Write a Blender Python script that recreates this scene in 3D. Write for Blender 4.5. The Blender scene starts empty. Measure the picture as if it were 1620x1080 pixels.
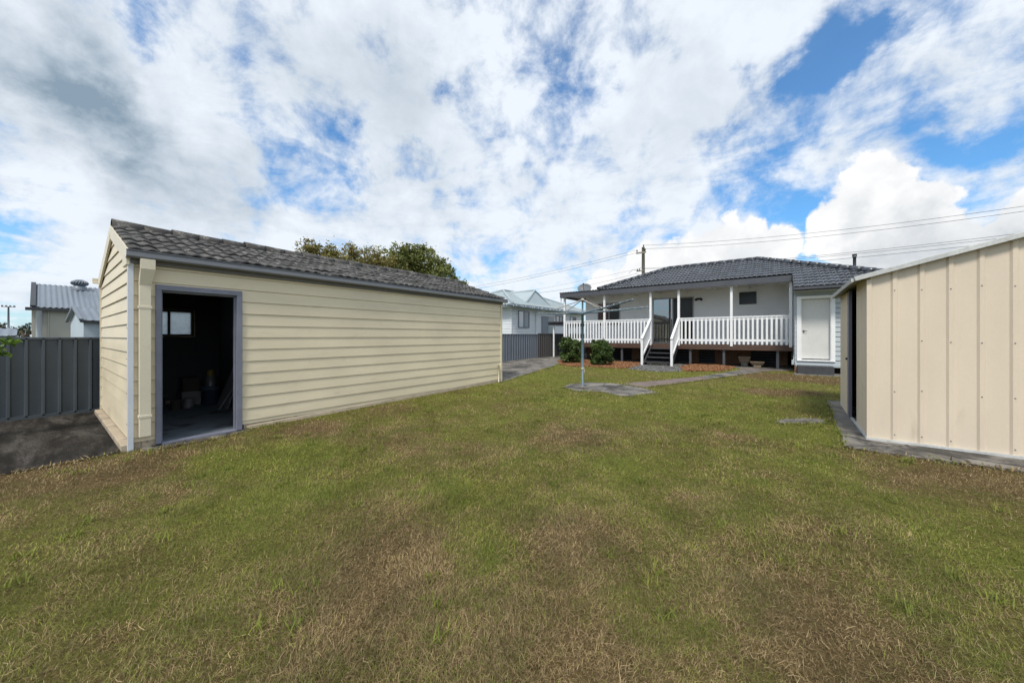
import bpy, bmesh, math, random
import numpy as np
from mathutils import Vector, Matrix
R = math.radians
random.seed(7); rng = np.random.default_rng(7)
S = bpy.context.scene
COL = S.collection

# ------------------------------------------------------------------ helpers
def meta(o, label=None, cat=None, group=None, kind=None):
    if label: o['label'] = label
    if cat: o['category'] = cat
    if group: o['group'] = group
    if kind: o['kind'] = kind
    return o

def thing(name, loc, label, cat, group=None, rz=0.0):
    o = bpy.data.objects.new(name, None); COL.objects.link(o)
    o.location = loc; o.rotation_euler = (0, 0, rz); o.empty_display_size = .2
    return meta(o, label, cat, group)

def copy_tree(o, parent=None):
    c = o.copy(); COL.objects.link(c); c.parent = parent
    for ch in list(o.children): copy_tree(ch, c)
    return c

def origin_of(o):
    while o.parent is not None: o = o.parent
    return Vector(o.location)

class MB:
    """collects geometry in world (or thing-local) coordinates and links it as one mesh object"""
    def __init__(s): s.v = []; s.f = []; s.sm = []
    def add(s, vs, fs, smooth=False):
        b = len(s.v); s.v += [tuple(p) for p in vs]
        for f in fs: s.f.append(tuple(i + b for i in f)); s.sm.append(smooth)
        return s
    def box(s, x0, y0, z0, x1, y1, z1):
        if x0 > x1: x0, x1 = x1, x0
        if y0 > y1: y0, y1 = y1, y0
        if z0 > z1: z0, z1 = z1, z0
        vs = [(x0,y0,z0),(x1,y0,z0),(x1,y1,z0),(x0,y1,z0),(x0,y0,z1),(x1,y0,z1),(x1,y1,z1),(x0,y1,z1)]
        return s.add(vs, [(0,3,2,1),(4,5,6,7),(0,1,5,4),(1,2,6,5),(2,3,7,6),(3,0,4,7)])
    def bar(s, p0, p1, w, h, up=(0,0,1)):
        p0 = Vector(p0); p1 = Vector(p1); d = (p1 - p0).normalized()
        a = d.cross(Vector(up)).normalized(); b = a.cross(d).normalized()
        vs = []
        for p in (p0, p1):
            for sa, sb in ((-1,-1),(1,-1),(1,1),(-1,1)): vs.append(p + a*sa*w/2 + b*sb*h/2)
        return s.add(vs, [(0,1,2,3),(7,6,5,4),(0,4,5,1),(1,5,6,2),(2,6,7,3),(3,7,4,0)])
    def tube(s, pts, r, n=10, caps=True):
        pts = [Vector(p) for p in pts]; m = len(pts)
        rr = r if isinstance(r, (list, tuple)) else [r]*m
        vs = []; ref = None
        for i, p in enumerate(pts):
            d = (pts[min(i+1, m-1)] - pts[max(i-1, 0)]).normalized()
            if ref is None: ref = Vector((0,0,1)) if abs(d.z) < .9 else Vector((1,0,0))
            a = d.cross(ref).normalized(); b = d.cross(a).normalized(); ref = -b if False else ref
            for k in range(n):
                t = 2*math.pi*k/n; vs.append(p + a*rr[i]*math.cos(t) + b*rr[i]*math.sin(t))
        fs = [(i*n+k, i*n+(k+1) % n, (i+1)*n+(k+1) % n, (i+1)*n+k) for i in range(m-1) for k in range(n)]
        s.add(vs, fs, True)
        if caps:
            b = len(s.v) - len(vs)
            s.f.append(tuple(b+k for k in range(n))); s.sm.append(False)
            s.f.append(tuple(b+(m-1)*n+k for k in reversed(range(n)))); s.sm.append(False)
        return s
    def lathe(s, c, prof, n=20):
        vs = []; m = len(prof)
        for r, z in prof:
            for k in range(n):
                t = 2*math.pi*k/n; vs.append((c[0]+r*math.cos(t), c[1]+r*math.sin(t), c[2]+z))
        fs = [(i*n+k, i*n+(k+1) % n, (i+1)*n+(k+1) % n, (i+1)*n+k) for i in range(m-1) for k in range(n)]
        return s.add(vs, fs, True)
    def extrude(s, prof, p0, p1, a, b):
        """closed 2D profile (list of (u,w)) swept from p0 to p1, u along a, w along b"""
        p0 = Vector(p0); p1 = Vector(p1); a = Vector(a); b = Vector(b); n = len(prof)
        vs = [p0 + a*u + b*w for u, w in prof] + [p1 + a*u + b*w for u, w in prof]
        fs = [(i, (i+1) % n, n+(i+1) % n, n+i) for i in range(n)] + [tuple(reversed(range(n))), tuple(range(n, 2*n))]
        return s.add(vs, fs)
    def strip(s, prof, p0, p1, a, b):
        """open 2D profile swept (sheet metal)"""
        p0 = Vector(p0); p1 = Vector(p1); a = Vector(a); b = Vector(b); n = len(prof)
        vs = [p0 + a*u + b*w for u, w in prof] + [p1 + a*u + b*w for u, w in prof]
        return s.add(vs, [(i, i+1, n+i+1, n+i) for i in range(n-1)])
    def clip(s, planes):
        bm = bmesh.new()
        vs = [bm.verts.new(p) for p in s.v]
        for f in s.f:
            try: bm.faces.new([vs[i] for i in f])
            except ValueError: pass
        for co, no in planes:
            bmesh.ops.bisect_plane(bm, geom=bm.verts[:]+bm.edges[:]+bm.faces[:], plane_co=co, plane_no=no, clear_outer=True)
        bm.verts.index_update()
        s.v = [tuple(v.co) for v in bm.verts]; s.f = [tuple(v.index for v in f.verts) for f in bm.faces]; s.sm = [False]*len(s.f)
        bm.free(); return s
    def build(s, name, mat, parent=None, loc=None, bev=0.0, local=False, recalc=False):
        me = bpy.data.meshes.new(name)
        o = bpy.data.objects.new(name, me); COL.objects.link(o)
        off = Vector((0,0,0))
        if parent is not None:
            o.parent = parent
            if not local: off = origin_of(parent)
        elif loc is not None:
            o.location = loc
            if not local: off = Vector(loc)
        me.from_pydata([(p[0]-off.x, p[1]-off.y, p[2]-off.z) for p in s.v], [], s.f)
        me.polygons.foreach_set('use_smooth', s.sm)
        me.materials.append(mat)
        if recalc:
            bm = bmesh.new(); bm.from_mesh(me); bmesh.ops.recalc_face_normals(bm, faces=bm.faces); bm.to_mesh(me); bm.free()
        me.update()
        if bev:
            m = o.modifiers.new('bevel', 'BEVEL'); m.width = bev; m.segments = 2; m.limit_method = 'ANGLE'
        return o

def struct(o, label=None, cat=None): return meta(o, label, cat, kind='structure')
def B(*a): return MB().box(*a)

# ------------------------------------------------------------------ materials
class NT:
    def __init__(s, tree): s.t = tree; s.n = tree.nodes; s.l = tree.links
    def new(s, typ, **kw):
        n = s.n.new(typ)
        for k, v in kw.items(): setattr(n, k, v)
        return n
    def link(s, a, b): s.l.new(a, b)
    def setv(s, sock, v):
        if isinstance(v, bpy.types.NodeSocket): s.link(v, sock)
        else: sock.default_value = v
    def math(s, op, a, b=None, c=None, clamp=False):
        n = s.new('ShaderNodeMath', operation=op, use_clamp=clamp)
        s.setv(n.inputs[0], a)
        if b is not None: s.setv(n.inputs[1], b)
        if c is not None: s.setv(n.inputs[2], c)
        return n.outputs[0]
    def vmath(s, op, a, b=None):
        n = s.new('ShaderNodeVectorMath', operation=op)
        s.setv(n.inputs[0], a)
        if b is not None: s.setv(n.inputs[1], b)
        return n.outputs['Value'] if op in ('DISTANCE', 'LENGTH', 'DOT_PRODUCT') else n.outputs[0]
    def noise(s, vec, scale, detail=4, rough=.55, dist=0.0):
        n = s.new('ShaderNodeTexNoise'); s.link(vec, n.inputs['Vector'])
        n.inputs['Scale'].default_value = scale; n.inputs['Detail'].default_value = detail
        n.inputs['Roughness'].default_value = rough; n.inputs['Distortion'].default_value = dist
        return n.outputs[0]
    def ramp(s, fac, lo, hi, a=0.0, b=1.0, smooth=True):
        n = s.new('ShaderNodeMapRange'); n.interpolation_type = 'SMOOTHSTEP' if smooth else 'LINEAR'
        s.setv(n.inputs[0], fac)
        for i, v in ((1, lo), (2, hi), (3, a), (4, b)): s.setv(n.inputs[i], v)
        return n.outputs[0]
    def mix(s, fac, a, b, blend='MIX'):
        n = s.new('ShaderNodeMix', data_type='RGBA', blend_type=blend)
        s.setv(n.inputs[0], fac)
        for i, v in ((6, a), (7, b)):
            if isinstance(v, (tuple, list)): v = (*v[:3], 1)
            s.setv(n.inputs[i], v)
        return n.outputs[2]

def base_mat(name):
    m = bpy.data.materials.new(name); m.use_nodes = True
    t = NT(m.node_tree); bs = t.n['Principled BSDF']
    return m, t, bs

def mat(name, col, rough=.6, var=.12, scale=3.0, fine=60.0, fvar=.06, bump=0.0, bscale=120.0, stain=None, metal=0.0, stain_lo=.55, stain_hi=.75, stain_scale=1.5, stretch=None, spec=None, crack=0):
    m, t, bs = base_mat(name)
    tc = t.new('ShaderNodeTexCoord').outputs['Object']
    if stretch:
        mp = t.new('ShaderNodeMapping'); t.link(tc, mp.inputs[0]); mp.inputs['Scale'].default_value = stretch; vec = mp.outputs[0]
    else: vec = tc
    c = tuple(col)
    n1 = t.noise(vec, scale, 5, .6); n2 = t.noise(vec, fine, 3, .6)
    k = t.math('ADD', t.ramp(n1, .3, .7, 1-var, 1+var, False), t.ramp(n2, .3, .7, -fvar, fvar, False))
    cc = t.new('ShaderNodeCombineColor')
    for i in range(3): t.link(t.math('MULTIPLY', k, c[i]), cc.inputs[i])
    out = cc.outputs[0]
    if stain:
        n3 = t.noise(vec, stain_scale, 8, .68, .3)
        out = t.mix(t.ramp(n3, stain_lo, stain_hi), out, stain)
    if crack:
        vo = t.new('ShaderNodeTexVoronoi', feature='DISTANCE_TO_EDGE'); vo.inputs['Scale'].default_value = crack
        wv = t.new('ShaderNodeTexNoise'); t.link(tc, wv.inputs['Vector']); wv.inputs['Scale'].default_value = 3; wv.inputs['Detail'].default_value = 5
        t.link(t.vmath('ADD', tc, t.vmath('MULTIPLY', wv.outputs[1], (.35,.35,0))), vo.inputs['Vector'])
        out = t.mix(t.ramp(vo.outputs['Distance'], .003, .012, .85, 0), out, (.02,.018,.016))
    t.link(out, bs.inputs['Base Color'])
    t.link(t.ramp(n1, .3, .7, max(rough-.08, .02), min(rough+.08, 1), False), bs.inputs['Roughness'])
    bs.inputs['Metallic'].default_value = metal
    if spec is not None: bs.inputs['Specular IOR Level'].default_value = spec
    if bump:
        b = t.new('ShaderNodeBump'); b.inputs['Strength'].default_value = 1.0; b.inputs['Distance'].default_value = bump
        t.link(t.noise(vec, bscale, 5, .65), b.inputs['Height']); t.link(b.outputs[0], bs.inputs['Normal'])
    return m

M = {}
M['cream_board'] = mat('cream_board_paint', (.72,.63,.455), .5, .08, .7, 40, .03, stain=(.60,.53,.39), stain_lo=.55, stain_hi=.8, stain_scale=2.4, stretch=(1,1,3))
M['cream_trim'] = mat('cream_trim_paint', (.68,.62,.48), .5, .06, 2, 40, .03, stain=(.4,.33,.22), stain_lo=.68, stain_hi=.85, stain_scale=4)
M['pale_strip'] = mat('pale_blue_strip_paint', (.58,.63,.70), .45, .06, 2, 40, .03, stain=(.35,.33,.3), stain_lo=.66, stain_hi=.8, stain_scale=6)
M['plinth'] = mat('painted_concrete_plinth', (.42,.35,.26), .85, .16, 5, 60, .1, .004, 60, stain=(.2,.16,.12), stain_lo=.55, stain_hi=.72, stain_scale=6)
M['gutter'] = mat('grey_gutter_paint', (.19,.20,.225), .35, .1, 3)
M['fascia'] = mat('grey_brown_fascia', (.15,.14,.135), .55, .1, 3)
M['door_frame'] = mat('blue_grey_frame_paint', (.19,.20,.255), .5, .14, 5, 50, .06, stain=(.36,.36,.38), stain_lo=.66, stain_hi=.75, stain_scale=14)
M['dark_lining'] = mat('dim_lining', (.06,.065,.075), .8, .1, 2)
M['garage_floor'] = mat('worn_blue_floor', (.13,.155,.18), .6, .25, 4, 50, .15, stain=(.035,.03,.03), stain_lo=.5, stain_hi=.65, stain_scale=2.5)
M['house_wall'] = mat('pale_grey_weatherboard', (.42,.47,.50), .5, .05, 2, 40, .03)
M['house_render'] = mat('pale_grey_wall', (.86,.88,.89), .6, .05, 1.5, 40, .03)
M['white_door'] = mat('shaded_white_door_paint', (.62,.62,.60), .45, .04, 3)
M['white'] = mat('white_paint', (.83,.84,.85), .4, .04, 3, 50, .03, stain=(.6,.6,.58), stain_lo=.72, stain_hi=.88, stain_scale=5)
M['ceiling'] = mat('veranda_ceiling_paint', (.80,.80,.78), .6, .06, 2)
M['charcoal'] = mat('charcoal_paint', (.075,.078,.09), .4, .1, 3)
M['deck'] = mat('brown_deck_board', (.085,.047,.032), .5, .2, 3, 40, .1, stretch=(1,6,6))
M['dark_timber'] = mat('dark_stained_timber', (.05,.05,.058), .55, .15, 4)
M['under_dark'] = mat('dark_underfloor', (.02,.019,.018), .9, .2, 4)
M['shed_wall'] = mat('cream_metal_sheet', (.665,.57,.45), .42, .05, 1.2, 30, .02, .0035, 2.2, stain=(.53,.455,.35), stain_lo=.6, stain_hi=.8, stain_scale=2, stretch=(2,2,.6))
M['shed_trim'] = mat('weathered_galvanised_trim', (.50,.51,.50), .45, .15, 5, 40, .08, stain=(.28,.27,.25), stain_lo=.6, stain_hi=.75, stain_scale=8)
M['shed_under'] = mat('rusty_roof_underside', (.30,.28,.25), .55, .2, 6, stain=(.17,.12,.08), stain_lo=.55, stain_hi=.7, stain_scale=6)
M['shed_jamb'] = mat('purple_grey_jamb', (.16,.155,.20), .5, .1, 3)
M['fence'] = mat('slate_blue_steel_fence', (.066,.082,.097), .45, .10, 2, 30, .05, stain=(.07,.08,.09), stain_lo=.6, stain_hi=.8, stain_scale=3)
M['fence_far'] = mat('grey_blue_steel_fence', (.15,.172,.205), .42, .08, 2, 30, .05)
M['fence_brown'] = mat('dark_brown_grey_steel_fence', (.085,.08,.08), .42, .08, 2, 30, .05)
M['galv'] = mat('galvanised_corrugated', (.165,.195,.23), .4, .12, 4, 30, .06)
M['beige_sheet'] = mat('beige_sheet', (.42,.41,.35), .5, .06, 2)
M['dark_barge'] = mat('dark_barge', (.04,.043,.05), .5, .08, 2)
M['neighbour_white'] = mat('white_weatherboard', (.72,.76,.79), .5, .04, 2)
M['neighbour_roof'] = mat('pale_green_grey_metal_roof', (.36,.42,.44), .35, .05, 2)
M['neighbour_trim'] = mat('blue_grey_trim', (.17,.20,.24), .4, .05, 2)
M['concrete'] = mat('weathered_concrete', (.20,.185,.163), .9, .25, 2.2, 60, .2, .008, 50, stain=(.05,.046,.04), stain_lo=.42, stain_hi=.62, stain_scale=1.9, crack=.55)
M['apron'] = mat('black_stained_concrete', (.070,.063,.056), .95, .4, 2.5, 40, .5, .012, 40, stain=(.014,.012,.010), stain_lo=.34, stain_hi=.60, stain_scale=1.3, stretch=(.5,2.2,1), spec=.2, crack=.35)
M['path_dark'] = mat('purple_brown_path', (.17,.13,.115), .9, .25, 3, 60, .14, .005, 70, stain=(.09,.07,.06), stain_lo=.5, stain_hi=.7, stain_scale=2)
M['step_block'] = mat('dark_painted_step', (.05,.052,.058), .8, .25, 6, 60, .1, .004, 60)
M['stone'] = mat('sandy_stone', (.20,.155,.105), .9, .2, 8, 60, .1, .004, 60)
M['hoist_paint'] = mat('blue_grey_hoist_paint', (.10,.16,.21), .45, .15, 8, 40, .06, stain=(.24,.28,.3), stain_lo=.62, stain_hi=.74, stain_scale=14)
M['hoist_zinc'] = mat('rusty_zinc_tube', (.40,.37,.34), .45, .15, 8, stain=(.22,.15,.1), stain_lo=.58, stain_hi=.7, stain_scale=14)
M['wire'] = mat('dark_wire', (.06,.06,.065), .5, .05, 3)
M['clothes_wire'] = mat('pale_clothes_wire', (.3,.31,.32), .4, .05, 3)
M['pole_wood'] = mat('grey_pole_wood', (.27,.245,.20), .85, .15, 2, 30, .1, stretch=(6,6,.6))
M['dish'] = mat('grey_dish', (.12,.135,.15), .5, .05, 3)
M['black'] = mat('black_plastic', (.012,.012,.013), .45, .1, 5)
M['alu'] = mat('aluminium_frame', (.42,.42,.41), .4, .06, 4)
M['dark_frame'] = mat('dark_window_frame', (.05,.05,.052), .4, .06, 4)
M['curtain'] = mat('pale_curtain', (.4,.42,.43), .9, .1, 3)
M['blind'] = mat('brown_blind', (.10,.06,.045), .6, .1, 3, stretch=(1,1,30))
M['bark'] = mat('tree_bark', (.11,.085,.06), .9, .25, 6, 50, .1, .01, 30)
M['blue_plastic'] = mat('blue_plastic', (.06,.09,.15), .45, .08, 4)
M['yellow_plastic'] = mat('yellow_plastic', (.22,.16,.02), .45, .08, 4)
M['tin'] = mat('grey_tin', (.15,.155,.165), .35, .12, 6, metal=.3)
M['cardboard'] = mat('dull_cardboard', (.06,.05,.04), .8, .15, 4)
M['offwhite_plastic'] = mat('offwhite_plastic', (.20,.20,.20), .5, .1, 4)
M['board_grey'] = mat('grey_sheet_board', (.16,.165,.18), .7, .1, 3)
M['shed_hut'] = mat('pale_blue_hut_wall', (.45,.52,.58), .5, .05, 2)

def tile_mat(name, col, lichen, rough, amt_lo, amt_hi, bump=.003):
    m, t, bs = base_mat(name)
    tc = t.new('ShaderNodeTexCoord').outputs['Object']
    at = t.new('ShaderNodeAttribute', attribute_name='tone').outputs['Fac']
    c = t.mix(at, tuple(x*.72 for x in col), tuple(x*1.35 for x in col))
    n = t.noise(tc, 7, 8, .7); n2 = t.noise(tc, 45, 4, .7)
    f = t.math('MULTIPLY', t.ramp(n, amt_lo, amt_hi), t.ramp(n2, .35, .6))
    c = t.mix(f, c, lichen)
    n3 = t.noise(tc, 3, 5, .6)
    c = t.mix(t.ramp(n3, .55, .75, 0, .6), c, tuple(x*.5 for x in col))
    t.link(c, bs.inputs['Base Color']); bs.inputs['Roughness'].default_value = rough
    if rough < .5: bs.inputs['IOR'].default_value = 1.5; bs.inputs['Coat Weight'].default_value = .12; bs.inputs['Coat Roughness'].default_value = .12
    b = t.new('ShaderNodeBump'); b.inputs['Distance'].default_value = bump
    t.link(t.noise(tc, 90, 5, .7), b.inputs['Height']); t.link(b.outputs[0], bs.inputs['Normal'])
    return m
M['garage_tile'] = tile_mat('lichened_concrete_tile', (.056,.053,.05), (.27,.26,.24), .85, .50, .68)
M['house_tile'] = tile_mat('charcoal_glazed_tile', (.040,.046,.057), (.065,.073,.086), .32, .6, .8, .0008)

def brick_mat():
    m, t, bs = base_mat('brown_brick')
    tc = t.new('ShaderNodeTexCoord').outputs['Object']
    sp = t.new('ShaderNodeSeparateXYZ'); t.link(tc, sp.inputs[0])
    cb = t.new('ShaderNodeCombineXYZ'); t.link(t.math('ADD', sp.outputs[0], sp.outputs[1]), cb.inputs[0]); t.link(sp.outputs[2], cb.inputs[1])
    br = t.new('ShaderNodeTexBrick'); t.link(cb.outputs[0], br.inputs['Vector'])
    br.inputs['Scale'].default_value = 1; br.inputs['Brick Width'].default_value = .24; br.inputs['Row Height'].default_value = .086
    br.inputs['Mortar Size'].default_value = .006
    br.inputs['Color1'].default_value = (.27,.13,.065,1); br.inputs['Color2'].default_value = (.20,.095,.05,1); br.inputs['Mortar'].default_value = (.28,.25,.22,1)
    t.link(br.outputs[0], bs.inputs['Base Color']); bs.inputs['Roughness'].default_value = .9
    return m
M['brick'] = brick_mat()

def glass_mat(name, col=(.02,.024,.025), ior=1.9, rough=.03):
    m, t, bs = base_mat(name)
    bs.inputs['Base Color'].default_value = (*col, 1); bs.inputs['Roughness'].default_value = rough
    bs.inputs['IOR'].default_value = ior; bs.inputs['Specular IOR Level'].default_value = .7
    tc = t.new('ShaderNodeTexCoord').outputs['Object']
    b = t.new('ShaderNodeBump'); b.inputs['Distance'].default_value = .002
    t.link(t.noise(tc, 1.2, 2, .5), b.inputs['Height']); t.link(b.outputs[0], bs.inputs['Normal'])
    return m
M['glass'] = glass_mat('dark_reflective_glass', (.03,.034,.034), 2.6)
M['glass_dark'] = glass_mat('flyscreen_glass', (.018,.019,.019), 1.33, .25)
M['glass_grey'] = glass_mat('grey_curtained_glass', (.16,.18,.2), 1.6)
def frosted():
    m, t, bs = base_mat('dusty_clear_glass')
    out = t.n['Material Output']; t.n.remove(bs)
    tr = t.new('ShaderNodeBsdfTransparent'); tr.inputs[0].default_value = (.8,.84,.86,1)
    tl = t.new('ShaderNodeBsdfTranslucent'); tl.inputs[0].default_value = (.7,.74,.76,1)
    tc = t.new('ShaderNodeTexCoord').outputs['Object']
    mx = t.new('ShaderNodeMixShader'); t.link(t.ramp(t.noise(tc, 9, 6, .6), .3, .8, .65, .9), mx.inputs[0])
    t.link(tr.outputs[0], mx.inputs[1]); t.link(tl.outputs[0], mx.inputs[2]); t.link(mx.outputs[0], out.inputs[0])
    return m
M['frosted'] = frosted()

def leaf_mat(name, c0, c1, c2, rough=.5):
    m, t, bs = base_mat(name)
    at = t.new('ShaderNodeAttribute', attribute_name='tone').outputs['Fac']
    c = t.mix(t.ramp(at, 0, .6), c0, c1); c = t.mix(t.ramp(at, .6, 1), c, c2)
    t.link(c, bs.inputs['Base Color']); bs.inputs['Roughness'].default_value = rough
    out = t.n['Material Output']
    tl = t.new('ShaderNodeBsdfTranslucent'); t.link(c, tl.inputs[0])
    mx = t.new('ShaderNodeMixShader'); mx.inputs[0].default_value = .3
    t.link(bs.outputs[0], mx.inputs[1]); t.link(tl.outputs[0], mx.inputs[2]); t.link(mx.outputs[0], out.inputs[0])
    return m
M['leaf_dense'] = leaf_mat('leaf_mid_green', (.09,.11,.027), (.18,.205,.05), (.31,.32,.095))
M['leaf_sparse'] = leaf_mat('leaf_yellow_olive', (.14,.125,.035), (.25,.22,.06), (.36,.31,.11))
M['leaf_shrub'] = leaf_mat('leaf_glossy_dark_green', (.035,.065,.016), (.075,.125,.03), (.17,.23,.06), .4)
M['leaf_bright'] = leaf_mat('leaf_bright_green', (.07,.14,.02), (.12,.22,.03), (.2,.3,.06))
M['leaf_far'] = leaf_mat('leaf_far_dark', (.03,.045,.02), (.05,.07,.03), (.09,.11,.045))
M['bark_chip'] = leaf_mat('orange_brown_bark_chip', (.16,.065,.028), (.36,.16,.07), (.52,.30,.15), .8)
M['pebble'] = leaf_mat('grey_pebble', (.10,.10,.10), (.2,.2,.195), (.36,.36,.35), .8)

# ------------------------------------------------------------------ terrain height
def zf(x, y):
    return np.interp(y, [-50, 1, 8.4, 12, 15, 16, 60], [0, 0, .10, .175, .24, .255, .26])
def zg(x, y): return float(zf(x, y))

def lawn_colour(t, blade=False):
    """dry / green patches in world position, shared by the lawn and its blades"""
    pos = t.new('ShaderNodeNewGeometry').outputs['Position']
    big = t.noise(pos, .55, 4, .6, .4); mid = t.noise(pos, 2.3, 5, .65, .3); fine = t.noise(pos, 14, 4, .7)
    sp = t.new('ShaderNodeSeparateXYZ'); t.link(pos, sp.inputs[0])
    # the lawn dries out towards the viewer's end and beside the shed slab
    y = sp.outputs[1]; x = sp.outputs[0]
    dry = t.math('ADD', t.math('MULTIPLY', big, .75), t.math('MULTIPLY', mid, .75))
    dry = t.math('ADD', dry, t.math('MULTIPLY', fine, .35))            # mean about .92
    bias = t.ramp(y, 0, 7.5, .10, -.09, False)
    dry = t.math('ADD', dry, bias)
    def spot(cx, cy, r, amt):
        d = t.vmath('DISTANCE', pos, (cx, cy, 0.0))
        return t.ramp(d, 0, r, amt, 0)
    for s_ in ((1.3,5.6,1.3,.30),(2.4,5.5,1.5,.3),(-5.9,.6,1.0,.28),(-6.3,-.2,1.0,.25),(-5.9,2.6,.8,.26),(-6.1,4.0,.9,.2),(.0,13.9,1.5,1.0),(1.4,13.6,1.3,1.0),(-.2,10.5,.9,.8),(.5,10.9,.7,.7),(-2.4,4.6,1.0,.24),(-.6,5.9,.9,.18),
               (-1.2,2.3,.7,.26),(-2.0,1.3,.8,.24),(.2,2.3,.9,.22),(-.8,1.4,.9,.24),(-1.9,11.9,.6,.2),(-4.4,5.6,.9,.16),(-5.2,7.0,.8,.14),(-6.4,6.4,.5,.2),(-3.2,3.2,.8,.12),(.6,3.6,.9,.14),
               (-3.2,6.7,1.4,-.16),(-4.9,1.7,1.0,-.3),(-5.6,1.2,.5,-.3),(-3.7,1.2,1.1,-.26),(-2.5,2.4,.7,-.14),(-1.3,3.9,.9,-.14),(.35,5.2,.8,-.22),(1.06,3.8,.7,-.2),(-1.2,7.4,1.3,-.2),(.1,6.6,.9,-.24),(-6.2,9.6,2.2,-.16),(-1.6,1.9,.5,-.16),(-4.2,.1,1.1,-.2),(-2.9,.7,1.0,-.16),(-3.6,2.2,.9,-.16),(1.2,8.6,.9,-.2)):
        dry = t.math('ADD', dry, spot(*s_))
    f = t.ramp(dry, .66, 1.26)
    return pos, f, fine, mid

def lawn_mat():
    m, t, bs = base_mat('lawn_turf')
    pos, f, fine, mid = lawn_colour(t)
    n4 = t.noise(pos, 60, 4, .75); n5 = t.noise(pos, 170, 3, .7)
    green = t.mix(t.ramp(n4, .3, .7), (.10,.115,.02), (.26,.275,.055))
    dry = t.mix(t.ramp(n4, .3, .7), (.075,.05,.022), (.25,.175,.08))
    c = t.mix(f, green, dry)
    c = t.mix(t.ramp(t.noise(pos, 6, 5, .7), .36, .64, .38, 0), c, (.06,.046,.02))
    c = t.mix(t.ramp(n5, .52, .75, 0, .35), c, (.25,.21,.10))
    t.link(c, bs.inputs['Base Color']); bs.inputs['Roughness'].default_value = 1
    bs.inputs['Specular IOR Level'].default_value = .1
    b = t.new('ShaderNodeBump'); b.inputs['Distance'].default_value = .03
    t.link(t.math('ADD', t.noise(pos, 40, 5, .75), t.math('MULTIPLY', n5, .5)), b.inputs['Height']); t.link(b.outputs[0], bs.inputs['Normal'])
    return m
def blade_mat():
    m, t, bs = base_mat('grass_blade')
    pos, f, fine, mid = lawn_colour(t)
    at = t.new('ShaderNodeAttribute', attribute_name='tone').outputs['Fac']   # per-blade random
    k = t.math('ADD', f, t.math('MULTIPLY', t.math('SUBTRACT', at, .5), 1.15))
    isdry = t.ramp(k, .36, .60)
    sp = t.new('ShaderNodeAttribute', attribute_name='tint').outputs['Fac']
    green = t.mix(sp, (.10,.14,.018), (.34,.37,.07))
    dry = t.mix(t.math('POWER', sp, 1.7), (.13,.088,.038), (.56,.43,.235))
    c = t.mix(isdry, green, dry)
    c = t.mix(1.0, c, t.mix(t.ramp(mid, .35, .65), (.70,.71,.70), (1.2,1.17,1.15)), 'MULTIPLY')
    t.link(c, bs.inputs['Base Color']); bs.inputs['Roughness'].default_value = .6
    bs.inputs['Specular IOR Level'].default_value = .25
    out = t.n['Material Output']
    tl = t.new('ShaderNodeBsdfTranslucent'); t.link(c, tl.inputs[0])
    mx = t.new('ShaderNodeMixShader'); mx.inputs[0].default_value = .25
    t.link(bs.outputs[0], mx.inputs[1]); t.link(tl.outputs[0], mx.inputs[2]); t.link(mx.outputs[0], out.inputs[0])
    return m
M['lawn'] = lawn_mat(); M['blade'] = blade_mat()
M['ground'] = mat('far_ground', (.13,.13,.07), .95, .25, .2, 4, .1)

# ------------------------------------------------------------------ ground
g = MB().add([(-500,-500,-.12),(500,-500,-.12),(500,500,-.12),(-500,500,-.12)], [(0,1,2,3)])
struct(g.build('ground', M['ground'], loc=(0,0,0)), 'flat dull ground running to the horizon', 'ground')

def sheet(name, x0, x1, y0, y1, st, m, und):
    nx = int((x1-x0)/st)+1; ny = int((y1-y0)/st)+1
    X, Y = np.meshgrid(np.linspace(x0, x1, nx), np.linspace(y0, y1, ny))
    Z = zf(X, Y) + und*(np.sin(X*2.3+Y*1.1)*.5+np.sin(X*.9-Y*2.7+1)*.5)
    vs = np.stack([X, Y, Z], -1).reshape(-1, 3)
    i = (np.arange(ny-1)[:, None]*nx + np.arange(nx-1)[None]).ravel()
    me = bpy.data.meshes.new(name); me.from_pydata(vs.tolist(), [], np.stack([i, i+1, i+nx+1, i+nx], 1).tolist())
    me.polygons.foreach_set('use_smooth', [True]*len(me.polygons))
    me.materials.append(m); o = bpy.data.objects.new(name, me); COL.objects.link(o); return o
struct(sheet('lawn', -10.9, 9, -8, 32, .2, M['lawn'], .007), 'patchy green and straw brown back lawn', 'lawn')

POLYS = []; EDGES = []
def drape(name, pts, h, m, label, cat, depth=.14, kind='structure', keep_out=True, step=.5):
    bm = bmesh.new(); bm.faces.new([bm.verts.new((x, y, 0)) for x, y in pts])
    xs = [p[0] for p in pts]; ys = [p[1] for p in pts]
    y = math.floor(min(ys)) + step
    while y < max(ys):
        bmesh.ops.bisect_plane(bm, geom=bm.verts[:]+bm.edges[:]+bm.faces[:], plane_co=(0,y,0), plane_no=(0,1,0)); y += step
    for e in [e for e in bm.edges if e.is_boundary]:
        a, b = e.verts
        c = bm.verts.new((a.co.x, a.co.y, -depth)); d = bm.verts.new((b.co.x, b.co.y, -depth))
        bm.faces.new((a, b, d, c))
    for v in bm.verts: v.co.z += zg(v.co.x, v.co.y) + h
    bmesh.ops.remove_doubles(bm, verts=bm.verts, dist=1e-4)
    bmesh.ops.recalc_face_normals(bm, faces=bm.faces)
    me = bpy.data.meshes.new(name); bm.to_mesh(me); bm.free(); me.materials.append(m)
    o = bpy.data.objects.new(name, me); COL.objects.link(o)
    if keep_out: POLYS.append(np.array(pts))
    if name in ('driveway','concrete_apron','clothesline_slab','path','shed_slab','doorway_slab','paving_slab'): EDGES.append(np.array(pts))
    return meta(o, label, cat, kind=kind)

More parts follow.
